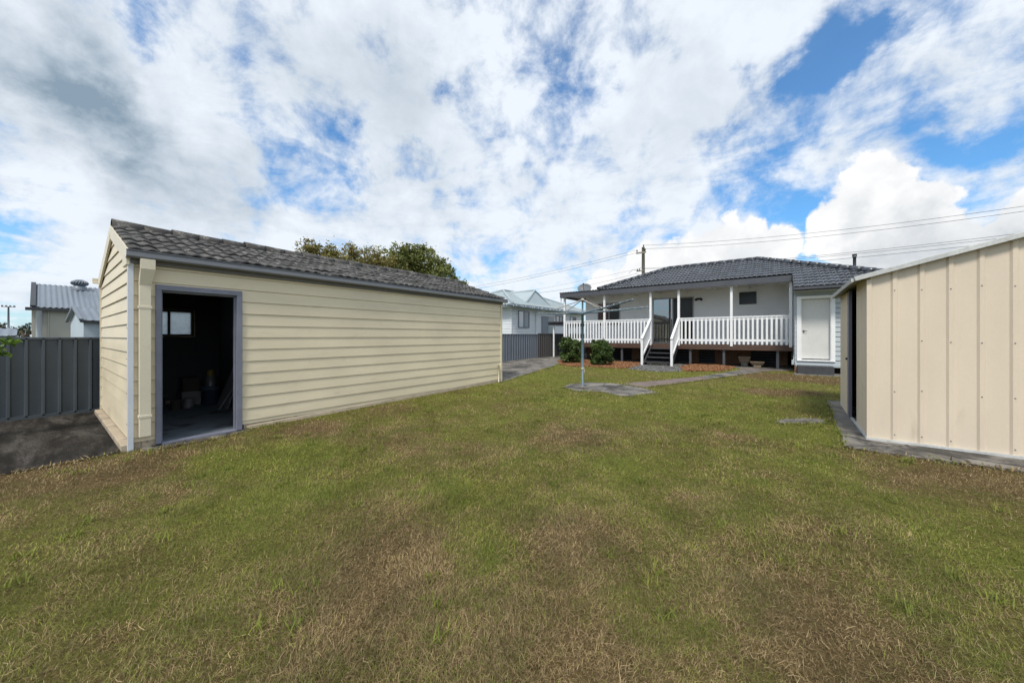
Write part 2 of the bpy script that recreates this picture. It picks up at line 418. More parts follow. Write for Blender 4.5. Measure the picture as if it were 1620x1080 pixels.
def wob(pts, amt=.03, n=6):
    """roughen an outline: extra points along every edge"""
    out = []
    for i in range(len(pts)):
        a = pts[i]; b = pts[(i+1) % len(pts)]
        L = math.hypot(b[0]-a[0], b[1]-a[1]); k = max(1, min(n, int(L/.25)))
        for j in range(k):
            f = j/k; q = amt if j else amt*.3
            out.append((a[0]+(b[0]-a[0])*f+random.uniform(-q, q), a[1]+(b[1]-a[1])*f+random.uniform(-q, q)))
    return out

drape('driveway', [(-10.7,8.25)] + wob([(-6.56,8.25),(-6.84,9.46),(-7.26,11.28),(-7.55,12.98),(-8.06,14.58),(-8.63,15.87),(-9.0,16.9)], .03)[:-6] + [(-9.0,17),(-9.0,31),(-10.7,31)], .016, M['concrete'], 'stained grey concrete driveway along the far fence', 'driveway')
drape('concrete_apron', [(-10.7,-6),(-6.62,-6)] + [(-6.62+random.uniform(-.05,.05), y) for y in np.arange(-5.7,.3,.22)] + [(-6.74,.615),(-10.7,.615)], .014, M['apron'], 'black stained concrete apron beside the garage gable', 'concrete apron')
drape('clothesline_slab', wob([(-4.74,9.03),(-4.51,9.66),(-3.79,9.84),(-3.59,9.84),(-2.76,9.43),(-2.26,9.02),(-2.81,8.02),(-3.53,8.35),(-4.11,8.09),(-4.6,8.4)], .05), .010, M['concrete'], 'stained concrete slab around the clothesline post', 'concrete slab')
drape('path', wob([(-3.58,9.9),(-2.87,11.08),(-2.0,12.66),(-1.48,14.05),(-1.1,15.4),(-1.1,16.05),(.44,16.05),(-.17,15.5),(-.75,14.17),(-1.26,12.97),(-1.9,11.53),(-2.37,10.47),(-2.79,9.5)], .03), .010, M['path_dark'], 'dark concrete path from clothesline slab to veranda', 'path')
drape('path_slab', [(-1.95,12.72),(-1.5,14.0),(-1.12,15.3),(-.15,15.5),(-.75,14.17),(-1.26,13.0),(-1.62,12.2)], .016, M['concrete'], 'pale worn concrete section of path near mulch bed', 'path', keep_out=False)
drape('veranda_ground', [(-9.0,16.1),(.44,16.1),(.44,22),(-9.0,22)], .004, M['concrete'], 'bare concrete and earth under the veranda deck', 'ground')
drape('house_kerb', [(.46,14.72),(4.2,14.72),(4.2,15.5),(.46,15.5)], .02, M['concrete'], 'concrete strip at foot of weatherboard wall', 'kerb')
drape('shed_slab', wob([(.84,9.9),(.76,7.92),(.69,6.15),(1.05,6.12),(1.6,6.15),(5.0,6.3),(5.0,9.9)], .025), .02, M['concrete'], 'concrete slab under the cream garden shed', 'concrete slab')
drape('doorway_slab', wob([(-6.74,.72),(-6.52,.80),(-6.5,1.6),(-6.6,2.0),(-6.74,2.0)], .015), .012, M['concrete'], 'narrow concrete strip at garage doorway', 'concrete strip')
pv = wob([(-.04,7.25),(.09,7.54),(.35,7.78),(.65,7.9),(.62,7.6),(.33,7.3),(.04,7.1)], .02)
o = drape('paving_slab', pv, .012, M['concrete'], 'lone rounded grey paving slab in the lawn near the shed', 'paving slab', kind=None)
POLYS.append(np.array([(-10.8,.4),(-6.74,.4),(-6.74,8.5),(-10.8,8.5)]))

# ---------------------------------------------------------- scatter mesh (leaves, chips, blades)
def scatter_mesh(name, V, F, tones, m, parent=None, loc=(0,0,0), tints=None, smooth=False):
    me = bpy.data.meshes.new(name)
    V = np.asarray(V, dtype=np.float32); F = np.asarray(F, dtype=np.int32)
    off = origin_of(parent) if parent is not None else Vector(loc)
    V = V - np.array(off, dtype=np.float32)
    me.vertices.add(len(V)); me.vertices.foreach_set('co', V.ravel())
    k = F.shape[1]
    me.loops.add(F.size); me.loops.foreach_set('vertex_index', F.ravel())
    me.polygons.add(len(F)); me.polygons.foreach_set('loop_start', np.arange(0, F.size, k, dtype=np.int32))
    me.update(calc_edges=True)
    a = me.attributes.new('tone', 'FLOAT', 'POINT'); a.data.foreach_set('value', np.asarray(tones, dtype=np.float32))
    if tints is not None:
        a = me.attributes.new('tint', 'FLOAT', 'POINT'); a.data.foreach_set('value', np.asarray(tints, dtype=np.float32))
    if smooth: me.polygons.foreach_set('use_smooth', [True]*len(F))
    me.materials.append(m)
    o = bpy.data.objects.new(name, me); COL.objects.link(o)
    if parent is not None: o.parent = parent
    else: o.location = loc
    return o

def rand_dirs(n):
    v = rng.normal(size=(n, 3)); return v/np.linalg.norm(v, axis=1, keepdims=True)

def leaves(C, size, aspect=.5, up=.3):
    """quads (diamond leaves) at centres C"""
    n = len(C); d = rand_dirs(n); d[:, 2] = d[:, 2]*.7+up*.3; d /= np.linalg.norm(d, axis=1, keepdims=True)
    w = np.cross(d, rand_dirs(n)); w /= np.linalg.norm(w, axis=1, keepdims=True)
    s = size*rng.uniform(.6, 1.3, (n, 1))
    fold = np.cross(d, w)*s*.12
    V = np.stack([C-d*s*.5, C+w*s*aspect*.5+fold, C+d*s*.5, C-w*s*aspect*.5+fold], 1).reshape(-1, 3)
    F = np.arange(4*n).reshape(-1, 4)
    return V, F

def in_poly(P, poly):
    x, y = P[:, 0], P[:, 1]; c = np.zeros(len(P), bool); j = len(poly)-1
    for i in range(len(poly)):
        xi, yi = poly[i]; xj, yj = poly[j]
        hit = ((yi > y) != (yj > y)) & (x < (xj-xi)*(y-yi)/(yj-yi+1e-12)+xi)
        c ^= hit; j = i
    return c

# ------------------------------------------------------------------ grass blades
def fringe(n):
    """grass creeping over the edges of every slab and path"""
    segs = []
    for q in EDGES:
        for a, b in zip(q, np.roll(q, -1, 0)): segs.append((a, b))
    A = np.array([a for a, b in segs]); Bv = np.array([b for a, b in segs]); L = np.linalg.norm(Bv-A, axis=1)
    k = rng.choice(len(segs), n, p=L/L.sum()); f = rng.random((n, 1)); P = A[k]+(Bv[k]-A[k])*f
    D = (Bv[k]-A[k])/L[k][:, None]; wv = .5+.5*np.sin(P[:, 0]*7+P[:, 1]*9)
    P = P + np.stack([-D[:, 1], D[:, 0]], 1)*(rng.normal(0, .03, n)*(.3+wv))[:, None]
    ok = (P[:, 1] < 15.3) & (P[:, 0] > -10.5) & (P[:, 0] < 5) & ~((P[:, 0] < -6.74) & (P[:, 1] > .6) & (P[:, 1] < 8.45))
    ok &= ~((P[:, 0] > .98) & (P[:, 1] > 6.7)) & ~((P[:, 0] < -6.9) & (P[:, 1] < .7))
    return P[ok]
def grass():
    Vs = []; T = []; TI = []; F = []; base = 0
    # (near, far, count, width, length)
    for d0, d1, n, w, L in ((.7,2.2,180000,.0016,.033),(2.2,3.6,220000,.0021,.034),(3.6,6,170000,.0036,.038),(6,9.5,110000,.006,.042),(9.5,16,70000,.011,.05)):
        ang = rng.uniform(-1.12, 1.12, n); d = np.sqrt(rng.uniform(d0**2, d1**2, n))
        u = d*np.tan(ang); ok = np.abs(u) < d*1.9; d = d[ok]; u = u[ok]
        P = np.stack([-.6*d+.8*u, .8*d+.6*u], 1)
        keep = (P[:, 0] > -10.6) & (P[:, 0] < 6) & (P[:, 1] < 15.6)
        for q in POLYS: keep &= ~in_poly(P, q)
        P = P[keep]
        if d0 > 9: P = np.concatenate([P, fringe(26000)])
        n = len(P)
        wt = rng.uniform(0, 2*math.pi, n)
        clump = np.sin(P[:, 0]*5.1+np.sin(P[:, 1]*3.7)*1.4)*np.sin(P[:, 1]*4.3+np.sin(P[:, 0]*2.9))*.5+.5
        wt = np.where(rng.random(n) < .7, wt, 2.6*np.sin(P[:, 0]*2.7+P[:, 1]*1.6)+2*np.sin(P[:, 1]*3.1)+rng.normal(0, .7, n))
        lean = np.where(rng.random(n) < .55, rng.uniform(.9, 1.5, n), rng.uniform(.3, 1.1, n))                       # angle from vertical
        Ln = L*rng.uniform(.4, 1.3, n)*(.75+.4*clump)*np.where(rng.random(n) < .12, 1.6, 1); wd = w*rng.uniform(.6, 1.35, n)
        h = np.stack([np.cos(wt), np.sin(wt)], 1)
        side = np.stack([-np.sin(wt), np.cos(wt)], 1)
        z0 = zf(P[:, 0], P[:, 1])-.003 + rng.uniform(0, .018, n)*(lean > .9)
        b = np.column_stack([P, z0])
        l1 = lean*.8; l2 = np.minimum(lean*1.3, 1.72)
        mid = b + np.column_stack([h*(np.sin(l1)*Ln*.5)[:, None], np.cos(l1)*Ln*.5])
        tip = mid + np.column_stack([h*(np.sin(l2)*Ln*.5)[:, None], np.cos(l2)*Ln*.5])
        s3 = np.column_stack([side, np.zeros(n)])*wd[:, None]*.5
        V = np.stack([b-s3, b+s3, mid+s3*.85, mid-s3*.85, tip+s3*.12, tip-s3*.12], 1).reshape(-1, 3)
        i = base+np.arange(n)*6
        F.append(np.stack([i, i+1, i+2, i+3], 1)); F.append(np.stack([i+3, i+2, i+4, i+5], 1))
        Vs.append(V); T.append(np.repeat(rng.random(n), 6)); TI.append(np.repeat(rng.random(n), 6)); base += 6*n
    # cut straw lying loose on top, then tufts of longer green blades
    n = 5500; d = np.sqrt(rng.uniform(1.0, 36, n)); u = d*rng.uniform(-1.8, 1.8, n)
    Ps = np.stack([-.6*d+.8*u, .8*d+.6*u], 1); kp = np.sin(Ps[:, 0]*2.1+1)+np.sin(Ps[:, 1]*2.7)+rng.normal(0, .8, n)+(Ps[:, 0]+1.6)*.9 > .3; Ps = Ps[kp]
    d = np.sqrt(rng.uniform(1.2, 90, 420)); u = d*rng.uniform(-1.7, 1.7, 420); cen = np.stack([-.6*d+.8*u, .8*d+.6*u], 1)
    Pt = np.repeat(cen, 26, 0) + rng.normal(0, .035, (420*26, 2))
    for P, kind in ((Ps, 0), (Pt, 1)):
        keep = (P[:, 0] > -10.6) & (P[:, 0] < 6) & (P[:, 1] < 13)
        for q in POLYS: keep &= ~in_poly(P, q)
        P = P[keep]; n = len(P); wt = rng.uniform(0, 2*math.pi, n)
        h = np.column_stack([np.cos(wt), np.sin(wt), np.zeros(n)]); sd = np.column_stack([-np.sin(wt), np.cos(wt), np.zeros(n)])
        b = np.column_stack([P, zf(P[:, 0], P[:, 1]) + (rng.uniform(.012, .035, n) if kind == 0 else 0)])
        if kind == 0:
            Ln = rng.uniform(.025, .075, n)[:, None]; rise = rng.normal(0, .12, (n, 1)); bend = rng.normal(0, .18, (n, 1))
            mid = b+h*Ln*.5+sd*Ln*bend+np.array([0,0,1])*Ln*rise*.5; tip = b+h*Ln+np.array([0,0,1])*Ln*rise; w = rng.uniform(.0009, .0018, n)[:, None]
        else:
            Ln = rng.uniform(.04, .085, n)[:, None]; l1 = rng.uniform(.2, .8, (n, 1)); up = np.array([0,0,1])
            mid = b+h*np.sin(l1)*Ln*.5+up*np.cos(l1)*Ln*.5; tip = mid+h*np.sin(l1*1.8)*Ln*.5+up*np.cos(l1*1.8)*Ln*.5; w = rng.uniform(.0018, .0035, n)[:, None]
        V = np.stack([b-sd*w, b+sd*w, mid+sd*w, mid-sd*w, tip+sd*w*.3, tip-sd*w*.3], 1).reshape(-1, 3)
        i = base+np.arange(n)*6
        F.append(np.stack([i, i+1, i+2, i+3], 1)); F.append(np.stack([i+3, i+2, i+4, i+5], 1)); Vs.append(V)
        T.append(np.full(6*n, 1.6 if kind == 0 else -.35)); TI.append(np.repeat(rng.uniform(.55, 1, n) if kind == 0 else rng.uniform(.1, .7, n), 6)); base += 6*n
    o = scatter_mesh('grass', np.concatenate(Vs), np.concatenate(F), np.concatenate(T), M['blade'], tints=np.concatenate(TI))
    meta(o, 'short mown green and straw coloured grass blades', 'grass', kind='stuff')
grass()

# ------------------------------------------------------------------ mulch and gravel
def bed(name, poly, n, sz, flat, m, h, label, cat):
    poly = np.array(poly); lo = poly.min(0); hi = poly.max(0)
    P = rng.uniform(lo, hi, (n*2, 2)); P = P[in_poly(P, poly)][:n]; k = len(P)
    Z = zf(P[:, 0], P[:, 1]) + rng.uniform(0, h, k)
    C = np.column_stack([P, Z])
    # little tilted boxes with a few faces
    a = rng.uniform(0, 2*math.pi, k); tl = rng.normal(0, .35, (k, 2))
    ex = np.column_stack([np.cos(a), np.sin(a), tl[:, 0]])*(sz*rng.uniform(.5, 1.4, k))[:, None]
    ey = np.column_stack([-np.sin(a), np.cos(a), tl[:, 1]])*(sz*flat[0]*rng.uniform(.5, 1.4, k))[:, None]
    ez = np.column_stack([np.zeros(k), np.zeros(k), np.ones(k)])*(sz*flat[1])
    c8 = [C+sx*ex*.5+sy*ey*.5+sz_*ez*.5 for sz_ in (-1, 1) for sx, sy in ((-1,-1),(1,-1),(1,1),(-1,1))]
    V = np.stack(c8, 1).reshape(-1, 3); i = np.arange(k)*8
    F = np.concatenate([np.stack([i+a_, i+b_, i+c_, i+d_], 1) for a_, b_, c_, d_ in ((4,5,6,7),(0,1,5,4),(1,2,6,5),(2,3,7,6),(3,0,4,7))])
    o = scatter_mesh(name, V, F, np.repeat(rng.random(k), 8), m)
    POLYS.append(poly)
    return meta(o, label, cat, kind='stuff')
bedL = [(-8.7,15.4),(-7.75,13.85),(-6.97,13.3),(-6.3,13.6),(-4.84,13.68),(-4.62,14.6),(-4.75,16.3),(-8.8,16.5)]
bedR = [(-3.1,15.23),(-2.73,13.98),(-1.7,14.4),(-1.4,15.2),(-1.3,16.3),(-1.9,16.9),(-2.9,16.7)]
grv = [(-4.6,13.65),(-3.44,13.3),(-2.74,13.85),(-2.95,14.8),(-3.1,16.3),(-4.7,16.3)]
bed('bark_mulch', bedL, 9000, .055, (.45,.25), M['bark_chip'], .05, 'orange brown bark mulch under the shrubs left of the steps', 'mulch')
bed('bark_mulch', bedR, 5000, .055, (.45,.25), M['bark_chip'], .05, 'orange brown bark mulch patch right of the steps', 'mulch')
bed('gravel', grv, 9000, .04, (.8,.6), M['pebble'], .02, 'grey gravel at the foot of the veranda steps', 'gravel')

# ------------------------------------------------------------------ cladding, tiles, sheeting
def boards(mb, O, U, N, z0, z1, expo, lap, lo, hi, holes=(), start=None, gap=.006, gd=.010):
    """weatherboards on the vertical plane through O along U, outward normal N; lo/hi give the run at height z"""
    O = Vector(O); U = Vector(U); N = Vector(N)
    zb = start if start is not None else z0
    while zb < z1-1e-6:
        zt = zb+expo
        cuts = {max(zb, z0), min(zt, z1)}
        for h in holes:
            for q in (h[2], h[3]):
                if max(zb, z0) < q < min(zt, z1): cuts.add(q)
        g0 = zb+gap
        if max(zb, z0) < g0 < min(zt, z1): cuts.add(g0)
        cuts = sorted(cuts)
        jit = random.uniform(-.0015, .0015)
        for a, b in zip(cuts, cuts[1:]):
            mid = (a+b)/2
            act = sorted([(h[0], h[1]) for h in holes if h[2] <= mid <= h[3]])
            segs = []; cur = None
            l0, l1, h0, h1 = lo(a), lo(b), hi(a), hi(b)
            pts = [(l0, l1)]
            for x0, x1 in act: pts += [(x0, x0), (x1, x1)]
            pts.append((h0, h1))
            oa = lap*(1-(a-zb)/expo)+.003+jit; ob = lap*(1-(b-zb)/expo)+.003+jit
            ingap = b <= g0+1e-6
            if ingap: oa = ob = -gd
            for i in range(0, len(pts), 2):
                (pa, pb), (qa, qb) = pts[i], pts[i+1]
                if qa-pa < .004 and qb-pb < .004: continue
                f = lambda u, z, o_: O+U*u+N*o_+Vector((0, 0, z))
                mb.add([f(pa,a,oa), f(qa,a,oa), f(qb,b,ob), f(pb,b,ob)], [(0,1,2,3)])
                if ingap: mb.add([f(pa,a,-gd), f(qa,a,-gd), f(qa,a,.004), f(pa,a,.004)], [(0,3,2,1)])
                elif abs(a-g0) < 1e-6 or abs(a-z0) < 1e-6 or a in [h[3] for h in holes]:
                    mb.add([f(pa,a,-gd), f(qa,a,-gd), f(qa,a,oa), f(pa,a,oa)], [(0,1,2,3)])
        zb = zt
    return mb

def tile_plane(O, U, Sv, N, width, length, tw=.3, course=.33, amp=.022, lip=.028, jit=.0, seg=12):
    """interlocking wavy roof tiles as real geometry. returns MB and tones"""
    O = Vector(O); U = Vector(U); Sv = Vector(Sv); N = Vector(N); mb = MB(); tones = []
    nc = math.ceil(length/course); nt = math.ceil(width/tw)
    for c in range(nc):
        s0 = c*course; s1 = min((c+1)*course+.01, length)
        sh = 0
        for k in range(nt):
            tone = random.random(); dz = random.uniform(-jit, jit); ds = random.uniform(-jit, jit)*1.5; tw_ = random.uniform(-jit, jit)
            us = [min((k+i/seg)*tw, width) for i in range(seg+1)]
            if us[-1]-us[0] < 1e-4: continue
            vs = []
            def prof(i):
                x = i/seg
                return amp*(.5-.5*math.cos(x*4*math.pi))**.8*1.3-amp*.5
            for row in range(5):
                for i, u in enumerate(us):
                    w = prof(i)+dz+tw_*(i/seg-.5)
                    if row == 0: s, n_ = s0+ds+.004, w-.006
                    elif row == 1: s, n_ = s0+ds-.002, w+lip*.55
                    elif row == 2: s, n_ = s0+ds+.005, w+lip*.92
                    elif row == 3: s, n_ = s0+ds+.022, w+lip
                    else: s, n_ = s1, w*.9+.004
                    vs.append(O+U*u+Sv*s+N*n_)
            m = seg+1
            fs = [(r*m+i, r*m+i+1, (r+1)*m+i+1, (r+1)*m+i) for r in range(4) for i in range(seg)]
            b = len(mb.v); mb.add(vs, fs, True)
            tones += [tone]*len(vs)
    return mb, tones

def build_tiles(mb, tones, name, m, parent, planes=(), under=.0):
    me = bpy.data.meshes.new(name); bm = bmesh.new()
    tl = bm.verts.layers.float.new('tone')
    vs = []
    for p, t_ in zip(mb.v, tones):
        v = bm.verts.new(p); v[tl] = t_; vs.append(v)
    for f, s in zip(mb.f, mb.sm):
        fc = bm.faces.new([vs[i] for i in f]); fc.smooth = s
    for co, no in planes:
        bmesh.ops.bisect_plane(bm, geom=bm.verts[:]+bm.edges[:]+bm.faces[:], plane_co=co, plane_no=no, clear_outer=True)
    off = origin_of(parent)
    bmesh.ops.translate(bm, verts=bm.verts, vec=-off)
    bm.to_mesh(me); bm.free(); me.materials.append(m)
    o = bpy.data.objects.new(name, me); COL.objects.link(o); o.parent = parent
    return o

def cap_line(p0, p1, r, piece, m, parent, jit=.006):
    """a row of lapped half-round ridge caps as one mesh with per-piece tone"""
    p0 = Vector(p0); p1 = Vector(p1); d = (p1-p0); L = d.length; d.normalize()
    a = d.cross(Vector((0,0,1))).normalized(); b = a.cross(d).normalized()
    V = []; F = []; T = []; n = 9; k = max(1, round(L/piece))
    for i in range(k):
        q0 = p0+d*(L*i/k-.015); q1 = p0+d*(L*(i+1)/k+.015); t_ = random.random(); j = random.uniform(-jit, jit)
        for q, rr in ((q0, r*1.08), (q1, r*.95)):
            for e in (0, .018):
                for s_ in range(n):
                    th = math.pi*(-.06+1.12*s_/(n-1))
                    V.append(q + a*(rr-e)*math.cos(th)*1.15 + b*((rr-e)*math.sin(th)+j-.02)); T.append(t_)
        o_ = len(V)-4*n
        for s_ in range(n-1):
            F.append((o_+s_, o_+s_+1, o_+2*n+s_+1, o_+2*n+s_))
            F.append((o_+s_, o_+n+s_, o_+n+s_+1, o_+s_+1)); F.append((o_+2*n+s_, o_+2*n+s_+1, o_+3*n+s_+1, o_+3*n+s_))
    return scatter_mesh('ridge_cap', [tuple(v) for v in V], F, T, m, parent)

def rib_sheet(mb, p0, U, L, z0, z1f, N, pitch=.24, ribw=.05, h=.022, phase=0., mid=True):
    """vertical ribbed steel sheet; z1f(u) gives the top"""
    p0 = Vector(p0); U = Vector(U); N = Vector(N); us = [(0., 0.)]
    x = phase
    while x < L:
        for du, w in ((0, 0), (ribw*.28, h), (ribw*.72, h), (ribw, 0)) :
            if 0 < x+du < L: us.append((x+du, w))
        if mid:
            c = x+(pitch+ribw)/2
            for du, w in ((-.012, 0), (0, -.003), (.012, 0)):
                if 0 < c+du < L: us.append((c+du, w))
        x += pitch
    us.append((L, 0.))
    b = len(mb.v)
    vs = []
    for u, w in us:
        vs.append(p0+U*u+N*w+Vector((0,0,z0))); vs.append(p0+U*u+N*w+Vector((0,0,z1f(u))))
    mb.add(vs, [(2*i, 2*i+2, 2*i+3, 2*i+1) for i in range(len(us)-1)])
    return mb

def gutter_prof(): return [(0,0),(.095,0),(.115,.02),(.115,.075),(.103,.085),(.103,.093),(.122,.093),(.122,.100),(.095,.100),(.095,.03),(.085,.012),(.0,.012)]

# ------------------------------------------------------------------ GARAGE
GX0, GX1, GY0, GY1 = -10.5, -6.76, .72, 8.42
GZW = 2.55; GR = (GX0+GX1)/2; GSL = .345
ga = thing('garage', (GX1, GY0, 0), 'cream weatherboard garage with mossy dark tile roof and open side doorway', 'garage')
EX = .188; ST = .13
dY0, dY1, dZ1 = .945, 1.885, 2.185
wY0, wY1, wZ0, wZ1 = 1.08, 2.06, 1.49, 2.06
gz = lambda x: GZW + .02 + GSL*min(x-GX0, GX1-x)
mb = MB()
boards(mb, (GX1,0,0), (0,1,0), (1,0,0), .10, GZW, EX, .013, lambda z: GY0, lambda z: GY1, [(dY0,dY1,-1,dZ1)], start=ST-EX+.02)
mb.build('wall', M['cream_board'], ga)
for i in range(13):     # seams where two boards of a course butt
    z = ST-EX+.02+EX*i
    for yy in ((4.35,) if i % 3 == 0 else (6.4,) if i % 3 == 1 else (2.9, 7.3)):
        if z > .1: MB().bar((GX1+.011, yy, z+.004), (GX1+.0045, yy, z+EX-.004), .012, .004, (1,0,0)).build('board_joint', M['cream_board'], ga)
for yy, nn in ((GY0, -1), (GY1, 1)):
    mb = MB()
    lo = lambda z: GX0 if z <= GZW else GX0+(z-GZW)/GSL
    hi = lambda z: GX1 if z <= GZW else GX1-(z-GZW)/GSL
    boards(mb, (0,yy,0), (1,0,0), (0,nn,0), .10, GZW+GSL*(GX1-GX0)/2-.02, EX, .018, lo, hi, start=ST-EX+.02)
    if nn > 0: mb.f = [tuple(reversed(f)) for f in mb.f]
    mb.build('gable_wall', M['cream_board'], ga)
mb = MB(); boards(mb, (GX0,0,0), (0,1,0), (-1,0,0), .10, GZW, EX, .013, lambda z: GY0, lambda z: GY1, [(wY0,wY1,wZ0,wZ1)], start=ST-EX+.02)
mb.build('wall', M['cream_board'], ga)
# plinth
mb = MB()
mb.box(GX0-.0,GY0+.0,-.15,GX1-.01,GY0+.08,.115); mb.box(GX0,GY1-.1,-.15,GX1-.01,GY1-.01,.115); mb.box(GX1-.1,1.93,-.15,GX1-.004,GY1-.102,.115); mb.box(GX0+.004,GY0+.082,-.15,GX0+.1,GY1-.102,.115)
mb.box(GX1-.1,GY0+.082,-.15,GX1-.004,.94,.115)
mb.add([(GX1-.005,1.96,-.05),(GX1+.03,1.96,-.05),(GX1+.03,GY1,-.05),(GX1-.005,GY1,-.05),(GX1-.005,1.96,.07),(GX1+.016,1.96,.06),(GX1+.016,GY1,.20),(GX1-.005,GY1,.21)], [(0,1,2,3),(4,7,6,5),(0,4,5,1),(1,5,6,2),(2,6,7,3)])
mb.box(GX0-.02,GY0-.10,-.1,GX1-.02,GY0-.001,.075)
mb.build('plinth', M['plinth'], ga, bev=.006)
# interior
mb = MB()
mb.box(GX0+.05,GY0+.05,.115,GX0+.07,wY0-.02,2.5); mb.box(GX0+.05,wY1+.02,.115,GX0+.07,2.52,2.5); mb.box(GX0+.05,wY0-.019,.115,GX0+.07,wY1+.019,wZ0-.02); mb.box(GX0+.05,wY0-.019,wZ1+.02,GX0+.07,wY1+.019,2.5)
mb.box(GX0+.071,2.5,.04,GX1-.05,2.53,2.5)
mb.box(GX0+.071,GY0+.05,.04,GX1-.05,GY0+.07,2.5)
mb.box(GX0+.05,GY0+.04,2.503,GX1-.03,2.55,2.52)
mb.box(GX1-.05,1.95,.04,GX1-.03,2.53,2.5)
mb.build('dark_lining', M['dark_lining'], ga)
B(GX0+.071,GY0+.071,-.05,GX1-.06,2.499,.045).build('floor', M['garage_floor'], ga)
win = MB()
for a in ((GX0-.03,wY0,wZ0,GX0+.05,wY0+.05,wZ1),(GX0-.03,wY1-.05,wZ0,GX0+.05,wY1,wZ1),(GX0-.03,wY0+.05,wZ0,GX0+.05,wY1-.05,wZ0+.045),(GX0-.03,wY0+.05,wZ1-.045,GX0+.05,wY1-.05,wZ1),(GX0-.02,1.635,wZ0+.045,GX0+.04,1.675,wZ1-.045)): win.box(*a)
wo = win.build('window', M['dark_frame'], ga)
B(GX0,wY0+.05,wZ0+.045,GX0+.005,1.635,wZ1-.045).build('pane', M['frosted'], wo); B(GX0,1.675,wZ0+.045,GX0+.005,wY1-.05,wZ1-.045).build('pane', M['frosted'], wo)
# door frame
mb = MB()
mb.box(GX1-.10,dY0-.012,.03,GX1+.038,dY0+.045,dZ1-.06); mb.box(GX1-.10,dY1-.055,.03,GX1+.038,dY1+.016,dZ1-.06); mb.box(GX1-.10,dY0-.012,dZ1-.06,GX1+.038,dY1+.016,dZ1+.012)
mb.box(GX1-.08,dY0+.045,.045,GX1-.02,dY0+.062,dZ1-.085); mb.box(GX1-.08,dY1-.072,.045,GX1-.02,dY1-.055,dZ1-.085); mb.box(GX1-.08,dY0+.045,dZ1-.085,GX1-.02,dY1-.055,dZ1-.06)
df = mb.build('door_frame', M['door_frame'], ga, bev=.004)
B(GX1-.12,dY0+.046,-.02,GX1+.05,dY1-.056,.044).build('threshold', M['door_frame'], df, bev=.006)
# corner strips
for yy, s in ((GY0,-1),(GY1,1)):
    mb = MB(); mb.bar((GX1+.012, yy+s*.02, -.01), (GX1+.012, yy+s*.02, GZW-.02), .055, .055, (0,1,0))
    c = mb.build('corner_strip', M['pale_strip'] if s < 0 else M['cream_trim'], ga, bev=.003)
    if s < 0:
        for z in (.35, .75, 1.2, 1.6, 2.0, 2.35): MB().lathe((GX1+.0, yy-.049, z), [(.006,-.004),(.006,.004),(.001,.005)], 8).build('nail', M['dark_frame'], c)
mb = MB(); mb.bar((GX0+.01, GY0-.02, .08), (GX0+.01, GY0-.02, GZW), .03, .03, (0,1,0)); mb.build('corner_strip', M['cream_trim'], ga)
# roof
EAVX = GX1+.07; nS = math.sqrt(1+GSL*GSL)
rz0 = GZW+.075
rise = GR
Lr = (EAVX-GR)*nS
rf, tn = tile_plane((EAVX,GY0-.045,rz0), (0,1,0), (-1/nS,0,GSL/nS), (GSL/nS,0,1/nS), GY1-GY0+.15, Lr, .30, .325, .019, .028, .009)
roof = build_tiles(rf, tn, 'roof', M['garage_tile'], ga)
rf, tn = tile_plane((2*GR-EAVX,GY1+.12,rz0), (0,-1,0), (1/nS,0,GSL/nS), (-GSL/nS,0,1/nS), GY1-GY0+.15, Lr, .30, .325, .019, .028, .009)
build_tiles(rf, tn, 'roof_slope', M['garage_tile'], roof)
rzT = rz0+GSL*(EAVX-GR)
cap_line((GR,GY0-.02,rzT+.005), (GR,GY1+.12,rzT+.005), .105, .36, M['garage_tile'], roof, .012)
mb = MB()   # sarking that closes the roof
mb.add([(EAVX-.03,GY0-.03,rz0-.03),(EAVX-.03,GY1+.1,rz0-.03),(GR,GY1+.1,rzT-.035),(GR,GY0-.03,rzT-.035),(2*GR-EAVX+.03,GY0-.03,rz0-.03),(2*GR-EAVX+.03,GY1+.1,rz0-.03)], [(0,1,2,3),(3,2,5,4)])
mb.build('sarking', M['under_dark'], roof)
# barge boards
for yy, s in ((GY0,-1),(GY1,1)):
    mb = MB()
    for sx in (-1, 1):
        e = Vector((GR+sx*(GX1+.05-GR), yy+s*.036, GZW-.03)); t_ = Vector((GR, yy+s*.036, GZW-.03+GSL*(GX1+.05-GR)))
        mb.bar(e, t_, .03, .20, (0,0,1))
    mb.build('barge_board', M['cream_trim'], ga, bev=.004)
# flat cheek at the eave end of the gable
for yy, s in ((GY0,-1),(GY1,1)):
    B(GX1-.30, yy+s*.03, GZW-.13, GX1+.06, yy+s*.062, GZW+.035).build('eave_cheek', M['cream_trim'], ga, bev=.003)
B(GX1+.022,GY0-.02,GZW-.105,GX1+.05,GY1+.05,GZW+.06).build('fascia', M['fascia'], ga, bev=.003)
mb = MB().extrude(gutter_prof(), (GX1+.051,GY0-.07,GZW-.045), (GX1+.051,GY1+.17,GZW-.045), (1,0,0), (0,0,1))
gt = mb.build('gutter', M['gutter'], ga, recalc=True)
B(GX0-.03,GY0-.02,GZW-.14,GX0-.005,GY1+.05,GZW+.06).build('fascia', M['fascia'], ga)
MB().extrude(gutter_prof(), (GX0-.031,GY0-.12,GZW-.035), (GX0-.031,GY1+.12,GZW-.035), (-1,0,0), (0,0,1)).build('gutter', M['cream_trim'], ga, recalc=True)
